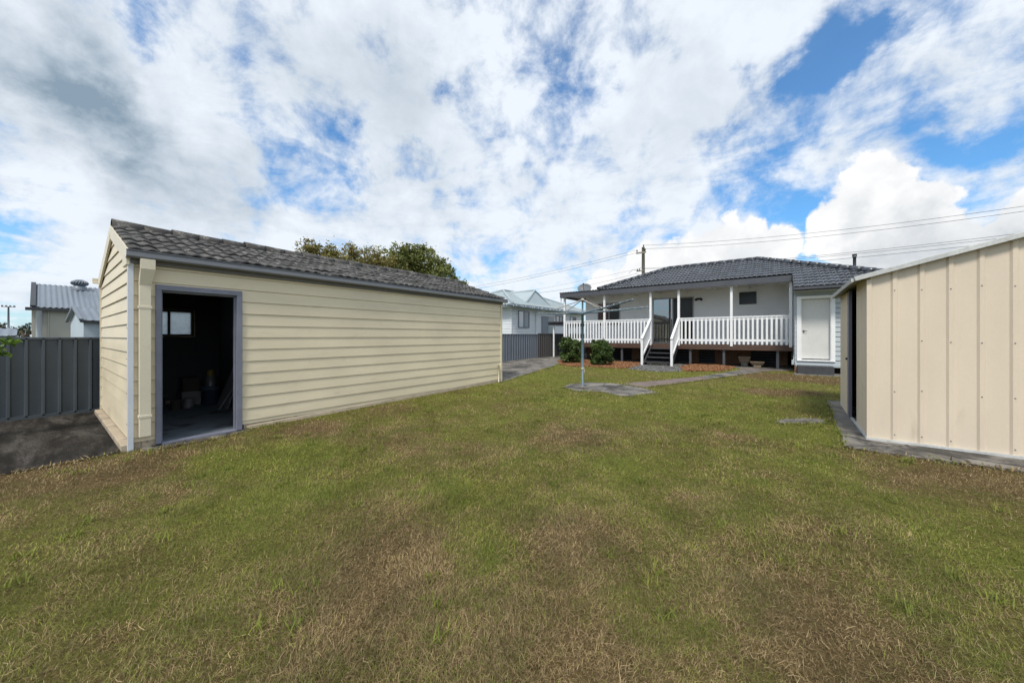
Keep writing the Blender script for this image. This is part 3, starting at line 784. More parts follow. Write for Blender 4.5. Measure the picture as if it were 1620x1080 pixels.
# downpipe
mb = MB(); y0, y1 = .775, .885
mb.box(GX1+.075,y0+.0,2.37,GX1+.165,y1+.03,GZW-.047)
mb.extrude([(0,0),(0.11,0.03),(.11,.0),(0,0)][:3], (0,0,0), (0,0,0), (1,0,0), (0,1,0)) if False else None
mb.add([(GX1+.075,y0,2.37),(GX1+.165,y0,2.37),(GX1+.165,y1+.03,2.37),(GX1+.075,y1+.03,2.37),(GX1+.022,y0-.005,2.17),(GX1+.10,y0-.005,2.17),(GX1+.10,y1,2.17),(GX1+.022,y1,2.17)], [(0,4,5,1),(1,5,6,2),(2,6,7,3),(3,7,4,0)])
mb.box(GX1+.024,y0-.003,.17,GX1+.098,y1-.003,2.17)
dp = mb.build('downpipe', M['cream_trim'], ga, bev=.004)
for z in (1.86, .42): B(GX1+.022,y0-.012,z,GX1+.103,y1+.006,z+.035).build('pipe_bracket', M['cream_trim'], dp, bev=.003)
mb = MB(); mb.tube([(GX1+.05,8.28,.05),(GX1+.05,8.28,.62)], .018, 8); mb.tube([(GX1+.05,8.28,.62),(GX1+.09,8.28,.65),(GX1+.12,8.28,.62)], .014, 8)
mb.build('tap_pipe', M['cream_trim'], ga)
# garage door on the driveway end
mb = MB()
for i in range(5): mb.box(GX0+.6,GY1+.03,.08+.42*i,GX1-.6,GY1+.06,.08+.42*(i+1)-.012)
mb.build('roller_door', M['cream_trim'], ga, bev=.006)

# ------------------------------------------------------------------ things stored in the garage
def bucket(x, y, z, r, h, m, label, lid=None, cat='bucket'):
    t = thing('bucket', (x,y,z), label, cat, 'things stored in the garage')
    MB().lathe((x,y,z), [(.001,0),(r*.86,0),(r*.98,h*.9),(r*1.06,h*.9),(r*1.06,h),(r*.95,h),(r*.84,.02),(.001,.02)], 20).build('body', m, t)
    mb = MB(); mb.tube([(x+r*1.05*math.cos(a), y+r*1.05*math.sin(a)*.35-.0, z+h*.95-abs(math.sin(a))*.0-.1*math.sin(a)) for a in np.linspace(0, math.pi, 9)], .004, 6); mb.build('handle', M['alu'], t)
    if lid: MB().lathe((x,y,z), [(r*1.08,h+.001),(r*1.08,h+.02),(.001,h+.025)], 20).build('lid', lid, t)
    return t
def can(x, y, z, r, h, m, label):
    t = thing('paint_can', (x,y,z), label, 'paint can', 'things stored in the garage')
    MB().lathe((x,y,z), [(.001,0),(r,0),(r,.01),(r*.97,.015),(r*.97,h-.015),(r,h-.01),(r,h),(r*.9,h),(.88*r,h-.008),(.001,h-.008)], 18).build('body', m, t)
    MB().lathe((x,y,z), [(r*.86,h-.007),(r*.86,h+.003),(.001,h+.003)], 18).build('lid', M['tin'], t)
def crate(x, y, z, a, b, h, m, label):
    t = thing('storage_box', (x,y,z), label, 'box', 'things stored in the garage')
    mb = MB(); w = .012
    mb.box(x-a,y-b,z,x+a,y+b,z+w); mb.box(x-a,y-b,z+w,x-a+w,y+b,z+h); mb.box(x+a-w,y-b,z+w,x+a,y+b,z+h); mb.box(x-a+w,y-b,z+w,x+a-w,y-b+w,z+h); mb.box(x-a+w,y+b-w,z+w,x+a-w,y+b,z+h)
    mb.build('body', m, t, bev=.003)
    B(x-a-.008,y-b-.008,z+h+.001,x+a+.008,y+b+.008,z+h+.03).build('lid', m, t, bev=.006)
FZ = .0455
bucket(-9.62, 2.16, FZ, .15, .36, M['blue_plastic'], 'blue bucket holding up a yellow topped can inside the garage', M['blue_plastic'])
can(-9.62, 2.16, FZ+.387, .10, .22, M['tin'], 'grey can standing on the blue bucket in the garage')
can(-9.62, 2.16, FZ+.612, .065, .12, M['yellow_plastic'], 'small yellow can topmost on the blue bucket stack')
crate(-10.0, 1.90, FZ, .16, .15, .26, M['offwhite_plastic'], 'off white storage box carrying a dark box in the garage')
crate(-10.0, 1.90, FZ+.292, .15, .13, .25, M['cardboard'], 'dark lidded box on top of the off white storage box')
can(-9.55, 1.80, FZ, .085, .19, M['offwhite_plastic'], 'white paint can in front of the stacked boxes')
can(-9.5, 1.60, FZ, .085, .19, M['cardboard'], 'brown paint can on garage floor left of the white can')
bucket(-10.05, 1.42, FZ, .13, .24, M['offwhite_plastic'], 'low pale tub under the garage window')
b_ = thing('leaning_board', (-8.9,2.3,FZ), 'grey sheet board leaning on the inner garage wall', 'board', 'things stored in the garage')
mb = MB(); mb.add([(-9.45,2.22,FZ),(-8.75,2.22,FZ),(-8.75,2.24,FZ),(-9.45,2.24,FZ),(-9.25,2.475,FZ+.85),(-8.75,2.475,FZ+.85),(-8.75,2.495,FZ+.85),(-9.25,2.495,FZ+.85)], [(0,3,2,1),(4,5,6,7),(0,1,5,4),(1,2,6,5),(2,3,7,6),(3,0,4,7)])
mb.build('sheet', M['board_grey'], b_)
mb = MB(); mb.tube([(-8.85,2.12,FZ),(-8.55,2.46,FZ+.75)], .012, 8)
meta(mb.build('stick', M['offwhite_plastic'], loc=(-8.85,2.12,FZ)), 'thin pale stick leaning beside the grey sheet board', 'stick', 'things stored in the garage')

# ------------------------------------------------------------------ FENCES
def fence(name, x, ya, yb, ztop, zbot, m, label, pitch=.2, posts=2.4, N=1, ribh=.042, group='steel boundary fences'):
    t = thing(name, (x, ya, 0), label, 'fence', group)
    n = max(1, round((yb-ya)/posts)); L = (yb-ya)/n
    for i in range(n):
        y0 = ya+i*L; y1 = y0+L
        z0 = zbot(y0+L/2); z1 = ztop(y0+L/2)
        mb = MB(); rib_sheet(mb, (x,y0,0), (0,1,0), L, z0+.02, lambda u: z1-.02, (N,0,0), pitch, .06, ribh, .06, False)
        mb.build('panel', m, t)
        mb = MB(); mb.extrude([(-.03,-.04),(.042,-.04),(.042,-.006),(.03,.0),(-.018,.0),(-.03,-.006)], (x,y0+.001,z1), (x,y1-.001,z1), (1,0,0), (0,0,1)); mb.build('top_rail', m, t, recalc=True)
        B(x-.03,y0+.001,z0-.02,x+.042,y1-.001,z0+.045).build('bottom_rail', m, t)
    for i in range(n+1):
        y0 = ya+i*L
        B(x-.04,y0-.03,zbot(y0)-.1,x-.004,y0+.03,ztop(y0)-.045).build('post', m, t)
    return t
fence('steel_fence', -10.78, -8.0, 8.8, lambda y: 1.475, lambda y: .02 if y < 2 else .08, M['fence'], 'dark slate steel panel fence beside the garage gable', .185, 2.4)
fence('steel_fence', -10.78, 8.9, 16.7, lambda y: 1.60, lambda y: .185, M['fence_far'], 'blue grey ribbed steel fence along the driveway', .21, 2.6, ribh=.045)
fence('steel_fence', -10.72, 16.75, 30, lambda y: 1.64, lambda y: .2, M['fence_brown'], 'dark brown grey steel fence beyond driveway fence near carport', .21, 2.65, ribh=.045)

# ------------------------------------------------------------------ GARDEN SHED (right)
TH = -R(.9)
sh = thing('garden_shed', (1.0, 6.76, .08), 'cream ribbed steel garden shed with galvanised roof edge and open sliding door', 'shed', rz=TH)
SW, SD, SH, SR = 4.0, 2.75, 2.20, .27
stop = lambda u: SH + .025 + SR*min(u, SW-u)
lb = dict(local=True)
mb = MB(); rib_sheet(mb, (0,0,0), (1,0,0), SW, .015, stop, (0,-1,0), .2385, .07, .019, -.035, False); mb.build('wall', M['shed_wall'], sh, **lb)
mb = MB(); rib_sheet(mb, (SW,0,0), (0,1,0), SD, .015, lambda u: SH+.025, (1,0,0), .2385, .062, .016, .02); mb.build('wall', M['shed_wall'], sh, **lb)
mb = MB(); rib_sheet(mb, (0,SD,0), (1,0,0), SW, .015, stop, (0,1,0), .2385, .062, .016, .02); mb.build('wall', M['shed_wall'], sh, **lb)
DA, DB = .95, 1.52        # door opening along the side
mb = MB(); rib_sheet(mb, (0,0,0), (0,1,0), DA, .015, lambda u: SH+.02, (-1,0,0), .12, .04, .014, .06, False); mb.build('wall', M['shed_wall'], sh, **lb)
mb = MB(); rib_sheet(mb, (-.03,1.62,0), (0,1,0), SD-1.62, .03, lambda u: SH-.02, (-1,0,0), .12, .04, .014, .06, False); dr = mb.build('sliding_door', M['shed_wall'], sh, **lb)
B(-.05,1.43,.03,-.012,1.619,SH-.02).build('door_edge', M['shed_jamb'], dr, **lb)
MB().lathe((-.05,1.68,1.02), [(.001,-.02),(.018,-.018),(.022,0),(.018,.018),(.001,.02)], 10).build('handle', M['black'], dr, **lb)
B(-.01,DA,.02,.03,DA+.03,SH-.06).build('door_jamb', M['shed_wall'], sh, **lb)
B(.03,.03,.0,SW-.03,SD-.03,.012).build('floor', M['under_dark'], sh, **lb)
mb = MB(); mb.box(.035,SD-.05,.013,SW-.035,SD-.03,SH-.02); mb.box(1.1,.035,.013,1.12,SD-.051,SH-.02); mb.box(.035,.03,SH-.019,SW-.035,SD-.03,SH-.008); mb.build('dark_lining', M['under_dark'], sh, **lb)  # dark sheets and partition added inside to keep the open doorway black
mb = MB()
mb.bar((.0,-.019,SH*.0+.0), (.0,-.019,SH-.02), .045, .01, (0,1,0)); mb.bar((-.019,.0,.0), (-.019,.0,SH-.02), .01, .045, (0,1,0))
mb.build('corner_flashing', M['shed_wall'], sh, **lb)
mb = MB(); mb.box(-.03,-.035,-.03,SW+.03,-.005,.045); mb.box(-.035,-.004,-.03,-.0,SD,.05); mb.build('base_channel', M['shed_trim'], sh, **lb)
# roof: two low slopes, trough profile
for sgn in (1, -1):
    mb = MB(); c0 = SW/2
    e = -.13 if sgn > 0 else SW+.13
    ze = SH+.03-SR*.13; zr = SH+.03+SR*SW/2
    n = math.hypot(SW/2+.13, zr-ze); up = Vector(((c0-e)/n, 0, (zr-ze)/n)); nn = Vector((-up.z*sgn, 0, up.x*sgn))
    prof = []; y = -.07
    while y < SD+.07:
        for du, w in ((0,0),(.06,0),(.075,.02),(.105,.02),(.12,0)): prof.append((y+du, w))
        y += .2
    mb.strip(prof, (e,0,ze), (c0,0,zr), (0,1,0), nn)
    rr = mb.build('roof', M['shed_under'] if False else M['shed_trim'], sh, **lb)
    mb = MB(); mb.strip([(q[0], q[1]-.006) for q in prof], (e+.002*sgn,0,ze), (c0,0,zr), (0,1,0), nn); mb.build('roof_underside', M['shed_under'], rr, **lb)
    for yy in (-.085, SD+.085):
        mb = MB(); mb.bar((e-.02*sgn,yy,ze+.0), (c0,yy,zr+.0), .02, .06, (0,0,1)); mb.build('barge_capping', M['shed_trim'], rr, bev=.004, **lb)
    mb = MB(); mb.extrude([(0,0),(.05,-.035),(.055,.02),(0,.03)], (e,-.075,ze-.01), (e,SD+.075,ze-.01), (-sgn,0,0), (0,0,1)); mb.build('eave_flashing', M['shed_trim'], rr, recalc=True, **lb)
mb = MB()
for i in range(17):
    u = .2385*i
    for z in (.12, .7, 1.35, 2.0):
        if u > .02 and random.random() < .9: mb.lathe((u,-.0195,z+random.uniform(-.02,.02)), [(.0065,-.004),(.0065,.004),(.001,.005)], 6)
mb.build('screw', M['dark_frame'], sh, **lb)

# ------------------------------------------------------------------ CLOTHESLINE
CX, CY = -4.15, 8.67; CZ = zg(CX, CY)+.016
cl = thing('rotary_clothesline', (CX,CY,CZ), 'blue grey rotary clothesline with four raised arms on a concrete slab', 'clothesline')
MB().tube([(CX,CY,CZ),(CX,CY,2.05)], .034, 14).build('post', M['hoist_paint'], cl)
MB().lathe((CX,CY,CZ), [(.12,0),(.10,.012),(.045,.03),(.036,.05)], 18).build('base_collar', M['concrete'], cl)
mb = MB(); mb.tube([(CX,CY,2.05),(CX,CY,2.46)], .024, 12); mb.build('inner_post', M['hoist_paint'], cl)
MB().lathe((CX,CY,2.46), [(.03,-.03),(.045,-.01),(.045,.01),(.02,.035),(.001,.04)], 14).build('crown', M['hoist_zinc'], cl)
MB().lathe((CX,CY,2.10), [(.028,-.05),(.05,-.035),(.06,0),(.05,.03),(.028,.045)], 14).build('hub', M['hoist_paint'], cl)
mb = MB(); mb.tube([(CX,CY,.62),(CX+.06,CY-.03,.62),(CX+.065,CY-.034,.53)], .008, 8); mb.lathe((CX,CY,.62), [(.0345,-.035),(.042,-.03),(.042,.03),(.0345,.035)], 14); mb.build('winding_handle', M['hoist_zinc'], cl)
tips = [(-35,2.26,2.15),(-126,2.27,2.15),(57,2.33,2.15),(154,2.21,2.2)]
AT = []
for a, zt, L in tips:
    dx, dy = math.cos(R(a)), math.sin(R(a))
    p0 = Vector((CX+dx*.05, CY+dy*.05, 2.10)); p1 = Vector((CX+dx*L, CY+dy*L, zt)); AT.append((p0, p1))
    am = MB().tube([p0, p0.lerp(p1,.5)-Vector((0,0,.012)), p1], .020, 10).build('arm', M['hoist_paint'], cl)
    mb = MB()
    for f in (.3,.42,.54,.66,.78,.9,.985): q = p0.lerp(p1, f); mb.tube([q-(p1-p0).normalized()*.014, q+(p1-p0).normalized()*.009], .0245, 8)
    mb.build('line_clip', M['alu'], am)
    q = p0.lerp(p1, .36)
    MB().tube([(CX+dx*.03,CY+dy*.03,2.455), q+Vector((0,0,.02))], .013, 8).build('brace', M['hoist_zinc'], cl)
mb = MB(); order = [1, 0, 2, 3]
for f in (.3,.42,.54,.66,.78,.9,.985):
    for i in range(4):
        a = AT[order[i]]; b = AT[order[(i+1) % 4]]; qa = a[0].lerp(a[1], f); qb = b[0].lerp(b[1], f)
        mb.tube([qa, (qa+qb)/2-Vector((0,0,.03*f)), qb], .0016, 4, False)
mb.build('line_wire', M['clothes_wire'], cl)

# ------------------------------------------------------------------ MAIN HOUSE
HY, DKY, VB = 15.4, 16.5, 18.3        # weatherboard wall, deck front, veranda back wall
HXl, HXc, HXr = -8.56, .49, 3.0
PM = .43; RZ, RY, RXa, RXb = 4.87, 18.9, -4.3, -.72
EY, EZ = 14.75, 3.085
ho = thing('house', (-3, 16.5, .25), 'white and pale grey cottage with charcoal tiled hip roof and raised veranda', 'house')
# walls
holes = [(.58,1.46,.70,2.78)]
mb = MB(); boards(mb, (0,HY,0), (1,0,0), (0,-1,0), .53, 2.98, .155, .02, lambda z: HXc, lambda z: HXr, holes, gap=.014, gd=.04); mb.build('wall', M['house_wall'], ho)
mb = MB(); boards(mb, (HXc,0,0), (0,1,0), (-1,0,0), .53, 3.45, .155, .014, lambda z: HY, lambda z: VB, ()); mb.f = [tuple(reversed(f)) for f in mb.f]; mb.build('wall', M['house_wall'], ho)
mb = MB(); boards(mb, (HXr,0,0), (0,1,0), (1,0,0), .53, 3.0, .155, .014, lambda z: HY, lambda z: 22.6, ()); mb.build('wall', M['house_wall'], ho)
B(HXc+.002,HY+.15,.53,HXr-.01,HY+.17,2.98).build('dark_lining', M['under_dark'], ho)
B(HXl,VB,.95,HXc-.002,VB+.12,3.66).build('veranda_wall', M['house_render'], ho)
mb = MB(); boards(mb, (HXl,0,0), (0,1,0), (-1,0,0), .6, 3.66, .155, .014, lambda z: VB, lambda z: 22.6, ()); mb.f = [tuple(reversed(f)) for f in mb.f]; mb.build('wall', M['house_wall'], ho)
B(HXl+.01,22.5,.6,HXr-.01,22.6,3.1).build('wall', M['house_wall'], ho)
mb = MB(); mb.box(HXc-.012,HY-.028,.5,HXc+.018,HY+.02,2.98); mb.build('corner_board', M['house_wall'], ho, bev=.003)
B(HXc+.019,HY-.03,.47,HXr,HY-.017,.56).build('base_board', M['house_wall'], ho, bev=.003)
# door in the weatherboard wall
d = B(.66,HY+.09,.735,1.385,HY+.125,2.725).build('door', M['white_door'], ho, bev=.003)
mb = MB(); mb.tube([(.72,HY+.09,1.66),(.72,HY+.04,1.66),(.81,HY+.035,1.66)], .009, 8); mb.lathe((.72,HY+.08,1.66), [(.026,-.026),(.026,.026)], 10); mb.build('handle', M['tin'], d)
mb = MB(); mb.box(.535,HY-.045,.64,.64,HY+.03,2.73); mb.box(1.40,HY-.045,.64,1.505,HY+.03,2.73); mb.box(.535,HY-.045,2.731,1.505,HY+.03,2.825)
mb.box(.641,HY-.03,.70,.66,HY+.14,2.73); mb.box(1.386,HY-.03,.70,1.399,HY+.14,2.73); mb.box(.641,HY+.031,2.731,1.399,HY+.14,2.75)
fr = mb.build('door_frame', M['white'], ho, bev=.004)
B(.55,HY-.06,.655,1.49,HY+.14,.70).build('sill', M['white'], fr, bev=.004)
mb = MB(); mb.box(HXc-.01,HY-.02,.05,HXc+.2,HY+.2,.49); mb.box(2.4,HY-.005,.05,2.65,HY+.2,.49); mb.build('brick_pier', M['brick'], ho)
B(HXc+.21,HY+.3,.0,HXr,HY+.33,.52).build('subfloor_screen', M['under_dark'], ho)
# roof
c = math.cos(math.atan(PM)); s = math.sin(math.atan(PM))
hipL = ((RXa,RY,0), Vector((-1,1,0)).normalized()); hipR = ((RXb,RY,0), Vector((1,1,0)).normalized())
course = .325; YA = EY+5*course*c; ZA = EZ+5*course*s
XL = RXa-(RY-YA)
Ltot = (RY-EY)/c
nA = math.ceil((.44-XL+.05)/.3); OA = .44-.3*nA
mbA, tA = tile_plane((OA,YA,ZA), (1,0,0), (0,c,s), (0,-s,c), .3*nA, Ltot-5*course, .30, course, .022, .036, .0015)
rf = build_tiles(mbA, tA, 'roof', M['house_tile'], ho, [hipL, hipR])
mbB, tB = tile_plane((.44,EY,EZ), (1,0,0), (0,c,s), (0,-s,c), 3.2, Ltot, .30, course, .022, .036, .0015)
build_tiles(mbB, tB, 'roof_slope', M['house_tile'], rf, [hipR])
xe = RXb+(RY-EY); yb = 2*RY-EY
mbC, tC = tile_plane((xe,EY,EZ), (0,1,0), (-c,0,s), (s,0,c), yb-EY, Ltot, .30, course, .022, .036, .0015)
build_tiles(mbC, tC, 'roof_slope', M['house_tile'], rf, [((RXb,RY,0), Vector((-1,-1,0)).normalized()), ((RXb,RY,0), Vector((-1,1,0)).normalized())])
mbD, tD = tile_plane((XL,2*RY-YA,ZA), (0,-1,0), (c,0,s), (-s,0,c), 2*(RY-YA), Ltot-5*course, .30, course, .022, .036, .0015)
build_tiles(mbD, tD, 'roof_slope', M['house_tile'], rf, [((RXa,RY,0), Vector((1,-1,0)).normalized()), ((RXa,RY,0), Vector((1,1,0)).normalized())])
mbE, tE = tile_plane((xe,yb,EZ), (-1,0,0), (0,-c,s), (0,s,c), xe+9.1, Ltot, .30, course, .022, .036, .0015)
build_tiles(mbE, tE, 'roof_slope', M['house_tile'], rf, [((RXb,RY,0), Vector((1,-1,0)).normalized()), ((RXa,RY,0), Vector((-1,-1,0)).normalized())])
top = RZ-.005+ (EZ+PM*(RY-EY)-RZ)
cap_line((RXa,RY,top+.03), (RXb,RY,top+.03), .10, .36, M['house_tile'], rf, .004)
cap_line((XL,YA,ZA+.06), (RXa,RY,top+.05), .095, .36, M['house_tile'], rf, .004)
cap_line((xe,EY,EZ+.06), (RXb,RY,top+.05), .095, .36, M['house_tile'], rf, .004)
cap_line((xe,yb,EZ+.06), (RXb,RY,top+.05), .095, .36, M['house_tile'], rf, .004)
# flat tiled end of the veranda roof
fl, tf = tile_plane((-9.1,YA,ZA-.02), (1,0,0), (0,.9997,.02), (0,-.02,.9997), XL+9.1+.1, 5.6, .30, course, .022, .036, .0015)
build_tiles(fl, tf, 'roof_slope', M['house_tile'], rf)
# fascia, gutter, soffit
mb = MB(); mb.box(-9.08,YA+.03,3.475,.43,YA+.085,ZA-.022); mb.box(-9.08,YA+.086,3.475,-9.03,22.4,ZA-.022); mb.build('veranda_fascia', M['charcoal'], ho, bev=.004)
B(.445,EY+.06,EZ-.13,xe-.06,EY+.085,EZ-.01).build('fascia', M['charcoal'], ho)
MB().extrude(gutter_prof(), (.43,EY+.059,EZ-.105), (xe,EY+.059,EZ-.105), (0,-1,0), (0,0,1)).build('gutter', M['charcoal'], ho, recalc=True)
B(.445,EY+.086,EZ-.125,xe-.06,HY+.05,EZ-.105).build('soffit', M['house_wall'], ho)
mb = MB(); mb.add([(.452,EY+.07,EZ-.12),(.48,EY+.07,EZ-.12),(.48,YA+.1,ZA-.03),(.452,YA+.1,ZA-.03),(.452,EY+.07,EZ-.02),(.48,EY+.07,EZ-.02),(.48,YA+.1,ZA+.02),(.452,YA+.1,ZA+.02),(.452,YA+.1,EZ-.12),(.48,YA+.1,EZ-.12)],
    [(0,4,7,3),(1,2,6,5),(0,1,5,4),(3,7,6,2),(4,5,6,7),(0,3,8),(1,9,2),(0,8,9,1)]); mb.build('barge_board', M['charcoal'], ho)
B(-9.02,YA+.09,3.60,.478,VB+.1,3.62).build('veranda_ceiling', M['ceiling'], ho)
for x in (-8.1,-6.95,-5.75,-4.55,-3.35,-2.15,-.95): B(x-.022,YA+.09,3.52,x+.022,VB-.002,3.598).build('rafter', M['ceiling'], ho)
mb = MB()
for i in range(8): mb.box(-8.85+i*1.15,16.75,3.575,-8.25+i*1.15,16.81,3.598)
mb.build('ceiling_vent', M['charcoal'], ho)
# deck
mb = MB()
for i in range(20): mb.box(-9.0,DKY+.005+i*.092,1.115,HXc-.02,DKY+.09+i*.092-.003,1.14)
mb.build('deck_boards', M['deck'], ho)
mb = MB(); mb.box(-9.02,DKY-.03,1.035,HXc-.006,DKY+.002,1.13); mb.box(-9.02,DKY-.026,.935,HXc-.006,DKY+.002,1.031); mb.box(-9.05,DKY-.03,.935,-9.021,VB,1.13); mb.build('deck_fascia', M['deck'], ho, bev=.004)
PX = [-8.91,-6.73,-4.555,-3.387,-1.451,.40]
for i, x in enumerate(PX):
    B(x-.045,DKY-.035-.02,1.08 if True else 0,x+.045,DKY+.05,3.49).build('post', M['white'], ho, bev=.005) if i not in () else None
for x in (-8.0,-5.9,-2.95,-1.72,.02):
    mb = MB(); z = zg(x,DKY)-.05; mb.box(x-.045,DKY+.06,z,x+.045,DKY+.15,.934); mb.build('deck_support', M['charcoal'], ho, bev=.003)
def balustrade(x0, x1):
    mb = MB(); y = DKY-.005
    mb.box(x0,y-.045,2.215,x1,y+.045,2.262); mb.box(x0,y-.012,1.275,x1,y+.022,1.36); mb.box(x0,y-.012,2.13,x1,y+.022,2.214)
    o = mb.build('balustrade', M['white'], ho, bev=.004)
    n = round((x1-x0)/.152); st = (x1-x0)/n
    for i in range(n):
        x = x0+st*(i+.5); z0 = 1.155
        B(x-.034,y-.031,z0,x+.034,y-.013,2.2).build('baluster', M['white'], o, bev=.003)
for a, b in ((0,1),(1,2),(3,4),(4,5)): balustrade(PX[a]+.046, PX[b]-.046)
# stairs
NY = 15.22
for sx, x in ((-1,PX[2]),(1,PX[3])):
    zb = zg(x, NY)-.06
    B(x-.045,NY-.045,zb,x+.045,NY+.045,1.32).build('newel_post', M['white'], ho, bev=.005)
    mb = MB(); mb.bar((x,NY-.06,1.36), (x,DKY-.056,2.24), .09, .05, (0,0,1)); mb.bar((x,NY+.046,.62), (x,DKY-.056,1.37), .034, .085, (0,0,1))
    o = mb.build('stair_balustrade', M['white'], ho, bev=.003)
    for i in range(7):
        y = NY+.13+i*.152; f = (y-NY)/(DKY-NY)
        if y > DKY-.1: break
        B(x-.034+.0,y-.009-.025,.50+f*.78,x-.016,y+.041,1.33+f*.87).build('baluster', M['white'], o)
    mb = MB(); xi = x-sx*.06
    mb.add([(xi-.02,NY-.02,zb),(xi-.02,NY+.22,zb),(xi-.02,DKY-.032,.92),(xi-.02,DKY-.032,1.10),(xi-.02,NY-.02,.40)], [])
    pr = [(NY-.02,zb),(NY+.24,zb),(DKY-.032,.88),(DKY-.032,1.12),(NY-.02,.36)]
    mb = MB().extrude(pr, (xi-.02,0,0), (xi+.02,0,0), (0,1,0), (0,0,1)); mb.build('stringer', M['dark_timber'], ho, recalc=True)
for i in range(4):
    y = 16.30-i*.3; z = .955-.178*i
    B(PX[2]+.085,y-.14,z-.035,PX[3]-.085,y+.14,z).build('tread', M['dark_timber'], ho, bev=.004)
# veranda back wall openings
def window(name, x0, x1, z0, z1, y, fm, panes, gm, fw=.045, mull=()):
    mb = MB()
    mb.box(x0,y-.04,z0,x0+fw,y-.002,z1); mb.box(x1-fw,y-.04,z0,x1,y-.002,z1); mb.box(x0+fw,y-.04,z0,x1-fw,y-.002,z0+fw); mb.box(x0+fw,y-.04,z1-fw,x1-fw,y-.002,z1)
    for q in mull: mb.box(q-fw/2,y-.045,z0+fw,q+fw/2,y-.002,z1-fw)
    o = mb.build(name, fm, ho, bev=.003)
    xs = [x0+fw]+[q for q in mull]+[x1-fw]
    for i in range(len(xs)-1):
        B(xs[i]+(fw/2 if i else 0),y-.022,z0+fw,xs[i+1]-(fw/2 if i < len(mull) else 0),y-.014,z1-fw).build('pane', gm[i % len(gm)], o)
    return o
o = window('sliding_door', -4.95,-3.10,1.145,3.34,VB,M['alu'],2,[M['glass'],M['glass_dark']],.05,(-4.02,))
B(-4.9,VB-.012,3.06,-3.15,VB-.004,3.29).build('pelmet', M['dark_frame'], o)
o = window('window', -7.85,-6.60,2.05,3.27,VB,M['alu'],2,[M['blind'],M['glass_dark']],.045,(-7.2,))
window('window', -1.32,-.70,2.86,3.39,VB,M['dark_frame'],1,[M['glass_dark']],.04)
mb = MB(); mb.box(-2.93,VB-.03,3.17,-2.83,VB-.002,3.25)
wl = mb.build('wall_lamp', M['black'], ho, bev=.006)
for dx in (-.075,.075):
    MB().tube([(-2.88+dx*.3,VB-.05,3.22),(-2.88+dx,VB-.12,3.20),(-2.88+dx*1.5,VB-.19,3.15)], [.03,.05,.055], 10).build('lamp_head', M['black'], wl)
B(-5.2,VB-.02,1.13,-2.9,VB+.0-.001,1.144).build('door_sill', M['white'], ho)
# base under the veranda: brick piers and dark slats
for x0, x1 in ((-8.5,-8.1),(-6.0,-5.6),(-3.3,-2.9),(-2.25,-.9),(-.05,.35)): B(x0,VB+.0,0,x1,VB+.11,.945).build('brick_pier', M['brick'], ho)
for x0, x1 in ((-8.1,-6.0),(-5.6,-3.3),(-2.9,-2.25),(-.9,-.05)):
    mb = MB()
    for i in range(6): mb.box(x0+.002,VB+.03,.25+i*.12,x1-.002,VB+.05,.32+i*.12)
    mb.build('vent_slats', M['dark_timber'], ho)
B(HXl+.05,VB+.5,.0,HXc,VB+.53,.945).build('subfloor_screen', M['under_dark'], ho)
mb = MB(); mb.tube([(2.16,17,3.5),(2.16,17,4.29)], .045, 12); mb.tube([(2.16,17,4.24),(2.16,17,4.33)], .065, 12); mb.build('vent_pipe', M['charcoal'], ho)
mb = MB(); mb.tube([(HXc-.03,HY+.03,.62),(HXc-.03,HY+.03,.9)], .02, 8); mb.box(HXc-.09,HY-.01,.52,HXc-.03,HY+.05,.68); mb.build('tap_box', M['house_wall'], ho)

# step in front of the door
st = thing('concrete_step', (.98,15.05,.25), 'dark grey concrete step block below the white door', 'step')
mb = MB(); mb.box(.54,14.92,.2,1.44,15.36,.52); mb.build('block', M['step_block'], st, bev=.015)
# two stone things under the deck
def bench(x, y, w, h, label, legs):
    z = zg(x, y)+.008; t = thing('stone_planter', (x,y,z), label, 'planter', 'stone planters under the deck')
    mb = MB(); mb.add([(x-w*.42,y-.12,z+h*.45),(x+w*.42,y-.12,z+h*.45),(x+w*.42,y+.12,z+h*.45),(x-w*.42,y+.12,z+h*.45),(x-w*.5,y-.15,z+h),(x+w*.5,y-.15,z+h),(x+w*.5,y+.15,z+h),(x-w*.5,y+.15,z+h)], [(0,3,2,1),(4,5,6,7),(0,1,5,4),(1,2,6,5),(2,3,7,6),(3,0,4,7)])
    mb.box(x-w*.52,y-.17,z+h*.8,x+w*.52,y+.17,z+h+.01)
    mb.build('trough', M['stone'], t, bev=.01)
    mb = MB(); mb.box(x-w*.28,y-.1,z,x+w*.28,y+.1,z+h*.449); mb.build('foot', M['stone'] if legs else M['concrete'], t, bev=.008)
bench(-1.05,17.1,.40,.40,'taller sandy stone planter standing on a grey foot under the deck',0)
bench(-.62,16.95,.44,.22,'low wide sandy stone planter lying right of taller planter under the deck',1)

